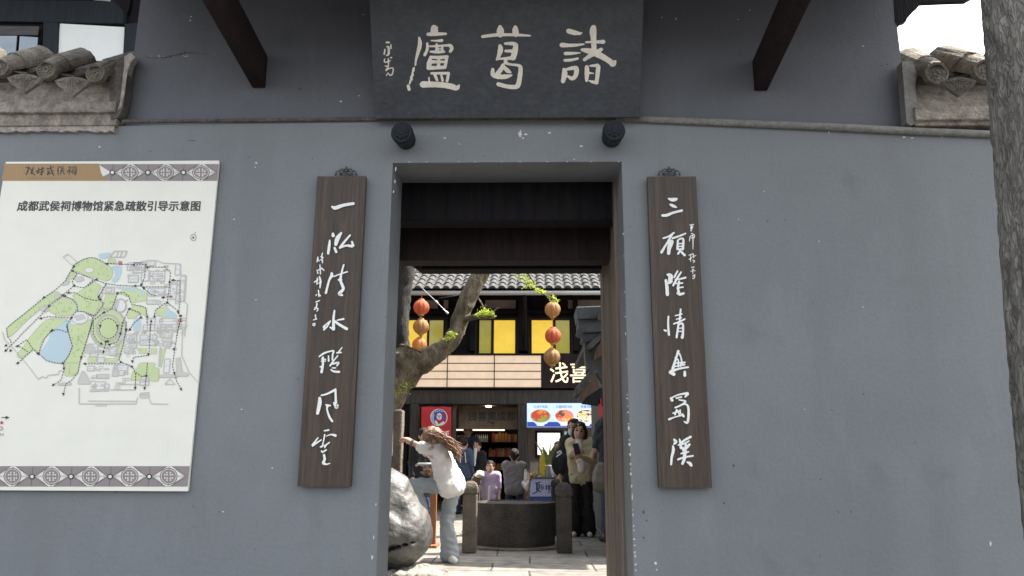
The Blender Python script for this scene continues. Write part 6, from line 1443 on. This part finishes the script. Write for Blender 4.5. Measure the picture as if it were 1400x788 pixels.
tuft('leaf_spray', [(706, 374, 6, 30, 0), (716, 378, 7, 50, 0), (721, 386, 6, 40, 0), (727, 390, 7, 50, 0), (735, 397, 5, 36, 0), (742, 399, 6, 36, 0), (755, 408, 7, 46, 0), (760, 411, 4, 20, 0), (718, 393, 5, 20, 0), (712, 366, 7, 40, 0), (724, 372, 5, 24, 0)], .032, 'hanging spray of bright leaves above the right lantern string')
tuft('leaf_tuft', [(548, 534, 12, 60, -.22), (560, 526, 9, 26, -.2), (572, 473, 6, 16, -.18)], .024)
l = MB()
for _ in range(16):
    c = Vector((tb.x + random.gauss(.9, 1.1), tb.y - 1.2 + random.gauss(0, .5), random.uniform(4.6, 6.6))); leaves(l, c, .55, 70, .06)
l.build('crown', M['leaf_y'], tr)
# street tree standing close to the camera on the right
YF = 3.15; F0 = P(1347, 120, YF); RT = .24
ft = thing('street_tree', 'thick grey barked tree trunk at the right edge, close to the camera', 'tree', (F0.x + RT, YF, GZ))
t_ = MB(); n = 120; m = 300; cx, cy = F0.x + RT, YF; vs_ = []
edge = sorted((P(a, b, YF).z, P(a, b, YF).x) for a, b in ((1355,0),(1361,100),(1367,200),(1377,350),(1390,500),(1408,680)))
ezs, exs = [e[0] for e in edge], [e[1] for e in edge]
def tcx(z):
    z = max(z, -9)
    if z < ezs[0]: return exs[0] + RT + (z-ezs[0])*(exs[1]-exs[0])/(ezs[1]-ezs[0])*.6
    if z > ezs[-1]: return exs[-1] + RT + (z-ezs[-1])*(exs[-1]-exs[-2])/(ezs[-1]-ezs[-2])*.6
    return float(np.interp(z, ezs, exs)) + RT
for j in range(m+1):
    z = GZ - .05 + 5.6*j/m
    for k in range(n):
        a = 2*math.pi*k/n; q = Vector((math.cos(a)*1.0, math.sin(a)*1.0, 0)); s_ = Vector((q.x*RT, q.y*RT, z))
        e = mnoise.noise(Vector((s_.x*3, s_.y*3, z*.8)))*.022
        rdg = abs(mnoise.noise(Vector((s_.x*15 + .5*mnoise.noise(s_*5), s_.y*15, z*3.4))))
        e += -.020*max(0, 1-rdg*5) + .007*mnoise.noise(Vector((s_.x*42, s_.y*42, z*16)))
        e += .05*math.exp(-((z-GZ)/.25)) if z > GZ else .05
        vs_.append((tcx(z) + q.x*(RT+e), cy + q.y*(RT+e), z))
t_.add(vs_, [(j*n+k, j*n+(k+1) % n, (j+1)*n+(k+1) % n, (j+1)*n+k) for j in range(m) for k in range(n)])
t_.build('trunk', M['bark'], ft, sm=True)
cx = tcx(4.9)
t_ = MB(); limb(t_, [(cx, cy, 4.8), (cx+.1, cy, 5.8), (cx+.5, cy-.3, 7.2), (cx+.8, cy-.5, 8.6)], [.22, .19, .13, .06]); t_.build('limb', M['bark'], ft, sm=True)
t_ = MB(); limb(t_, [(cx, cy, 4.9), (cx-.2, cy-.2, 6.0), (cx-.6, cy-.7, 7.4), (cx-.9, cy-1, 8.6)], [.2, .15, .1, .05]); t_.build('limb', M['bark'], ft, sm=True)
l = MB()
for _ in range(34): leaves(l, (cx + random.gauss(.2, 1.0), cy - .4 + random.gauss(0, .9), random.uniform(6.6, 9.4)), .6, 46, .10)
l.build('crown', M['leaf_g'], ft)

# ------------------------------------------------------------------ side pavilion at the right of the courtyard
YV = 8.2; V_ = lambda px, py, dy=0: P(px, py, YV+dy)
M['slate'] = mat('blue_grey_tile', (.050, .060, .068), col2=(.10, .113, .122), scale=8, rough=.7, bump=.3, bscale=50, fine=.12)
M['limewash'] = mat('grey_limewash', (.11, .115, .112), var=.15, scale=5, rough=.9, bump=.2)
M['soffit'] = plank_material('red_brown_soffit', (.085, .052, .040), (.14, .085, .064), sx=8)
pv = thing('side_pavilion', 'small tiled side pavilion with stepped grey eaves right inside the gate', 'pavilion', (V_(826, 700).x, YV+1, 0))
xe_ = 5.5; D = .5; xq = P(850, 500, YV).x
def ex(name, m, pts, dy=0, d=D, **k): return MB().prism([V_(*p, dy) for p in pts], (0, d, 0)).build(name, M[m], pv, **k)
MB().box((xq, YV+.05, .001), (xe_, YV+4.4, V_(829,440).z)).build('wall', M['limewash'], pv)
MB().prism([Vector((xq-.25, YV-.1, V_(829,440).z)), Vector((xq-.25, YV+4.6, V_(829,440).z)), Vector((xq+1.6, YV+4.6, V_(829,440).z+.9)), Vector((xq+1.6, YV-.1, V_(829,440).z+.9))], (0, 0, .09)).build('roof', M['tile'], pv)
# parapet ridge: three fluted courses flaring outwards
ex('ridge_course', 'slate', [(787.5,419.5),(880,416),(880,432),(800,436),(790,436),(789,428)], bevel=.012)
ex('ridge_course', 'slate', [(791,437),(880,433),(880,452),(796,455),(789,452),(791,446)], .03, D-.06, bevel=.012)
ex('ridge_course', 'slate', [(797,456),(880,453),(880,466),(800,467),(795,464)], .06, D-.12, bevel=.012)
ex('upper_eave', 'tile', [(822,455),(826,459),(809,477),(804,476),(803,472)], -.05, D, bevel=.008)
ex('gable_wall', 'limewash', [(799,468),(806,470),(806,486),(812,478),(880,470),(880,515),(826,520),(818,508),(803,505),(800,490)], .12, D-.3)
ex('soffit_board', 'soffit', [(824,462),(880,462),(880,490),(822,487),(812,493),(814,480)], .02, .09)
ex('curved_gable', 'slate', [(803,506),(811,507),(817,512),(824,524),(828,536),(880,540),(880,506)], .10, D-.3, bevel=.01)
lower = ex('lower_eave', 'tile', [(811,507),(816,510),(794,538),(788,540),(787,534)], -.22, D, bevel=.008)
t_ = MB()
for i in range(3):
    y = YV - .18 + i*.22
    a, b = P(788, 536, YV), P(812, 507, YV); t_.tube([(a.x, y, a.z), (b.x, y, b.z)], .035, 8)
t_.build('tile_rows', M['tile'], lower)
ex('lower_soffit', 'soffit', [(815,512),(820,530),(797,546),(791,547),(793,540)], -.16, .10)
ex('beam', 'timber_blue', [(820,531),(832,528),(832,552),(822,553),(797,550),(801,544)], -.1, .3)
ex('porch_post', 'timber', [(833,552),(850,552),(850,775),(833,775)], .1, .15)
fl_ = MB().prism([V_(p[0], p[1], -.1) for p in [(818.5,546),(822,545),(823.5,568),(820.5,573),(818.5,566)]], (0, .012, 0)).build('red_pennant', M['red_cloth'], None)
recenter(fl_, V_(821, 573, -.1)); tag(fl_, 'narrow red pennant hanging under the pavilion eave', 'pennant')

# ------------------------------------------------------------------ cables between the eave and the tree
cb = MB(); cb.tube([P(578, 395, 12.5), P(597, 413, 11.5), P(612, 428.5, 10.2)], .005, 6); cb.tube([P(596, 412, 11.55), P(598, 414, 11.45)], .016, 8); cb.tube([P(610, 426.5, 10.4), P(612, 428.5, 10.2)], .016, 8)
o = cb.build('guy_wire', M['pale_metal'], None, sm=True); recenter(o, P(612, 428.5, 10.2)); tag(o, 'pale taut guy wire slanting down to the tree from the gutter', 'wire')
cb = MB(); cb.tube(spline([tuple(P(600, 408, 11.7)), tuple(P(630, 403, 12)), tuple(P(664, 393, 13.6))], 6), .008, 6)
o = cb.build('thin_cable', M['timber'], None, sm=True); recenter(o, P(664, 393, 13.6)); tag(o, 'thin dark cable sagging from the guy wire to the eave', 'cable')

# ------------------------------------------------------------------ house behind the left coping
YH = 7.5; Hh = lambda px, py: P(px, py, YH)
hb_ = thing('timber_house', 'old dark timber house with white plaster panel and small window behind the left coping', 'house', (Hh(40, 300).x, YH, GZ))
M['plaster'] = mat('white_plaster', (.80, .82, .80), var=.03, scale=4, rough=.8)
M['blind'] = mat('reflecting_pane', (.26, .32, .38), rough=.08, spec=.9, var=.25, scale=1.5); M['blind_dark'] = plank_material('slatted_blind', (.05, .042, .045), (.09, .08, .08), sx=1, sz=22)
xa, xb = Hh(-260, 60).x, Hh(240, 60).x
MB().box((xa, YH+.08, GZ+.001), (xb, YH+3.5, Hh(100, -60).z)).build('wall', M['timber'], hb_)
MB().prism([Hh(-260, -4), Hh(172, 34), Hh(172, 6), Hh(-260, -36)][:0] or [Hh(-260, 25), Hh(168, 32), Hh(170, 1), Hh(-260, -2)], (0, .075, 0)).build('beam', M['timber_blue'], hb_, bevel=.008)
MB().prism([Hh(52, 200), Hh(74, 200), Hh(80, 30.5), Hh(59, 30)], (0, .078, 0)).build('post', M['timber_blue'], hb_, bevel=.008)
MB().prism([Hh(70, 160), Hh(163, 160), Hh(169.5, 36), Hh(80.5, 31)], (0, .05, 0)).build('plaster_panel', M['plaster'], hb_).location.y += .02
MB().prism([Hh(163.5, 160), Hh(200, 160), Hh(200, 30), Hh(170, 32.5)], (0, .078, 0)).build('post', M['timber_blue'], hb_, bevel=.008)
wn = MB().prism([Hh(-120, 110), Hh(48, 110), Hh(56, 29), Hh(-120, 27)], (0, .03, 0)).build('window', M['timber'], hb_); wn.location.y += .04
bl = MB().prism([Hh(-118, 48), Hh(52.5, 49), Hh(54, 37), Hh(-118, 35)], (0, .01, 0)).build('blind', M['blind_dark'], wn); bl.location.y -= .012
pn = MB().prism([Hh(-118, 75), Hh(22, 75), Hh(24, 50), Hh(-118, 50)], (0, .01, 0)).build('pane', M['blind'], wn); pn.location.y -= .012
pn = MB().prism([Hh(26, 75), Hh(50.5, 75), Hh(52.5, 52), Hh(28, 50.5)], (0, .01, 0)).build('pane', M['blind'], wn); pn.location.y -= .012
MB().prism([Hh(112, -4), Hh(152, -4), Hh(151, 2.8), Hh(129, .8)], (0, .03, 0)).build('plaster_panel', M['plaster'], hb_).location.y -= .035
rz_ = Hh(100, -60).z
MB().prism([Vector((xa-.4, YH-.9, rz_-.05)), Vector((xa-.4, YH-.9, rz_+.08)), Vector((xa-.4, YH+1.8, rz_+1.3)), Vector((xa-.4, YH+4.3, rz_+.08)), Vector((xa-.4, YH+4.3, rz_-.05))], (xb-xa+.8, 0, 0)).build('roof', M['tile'], hb_)
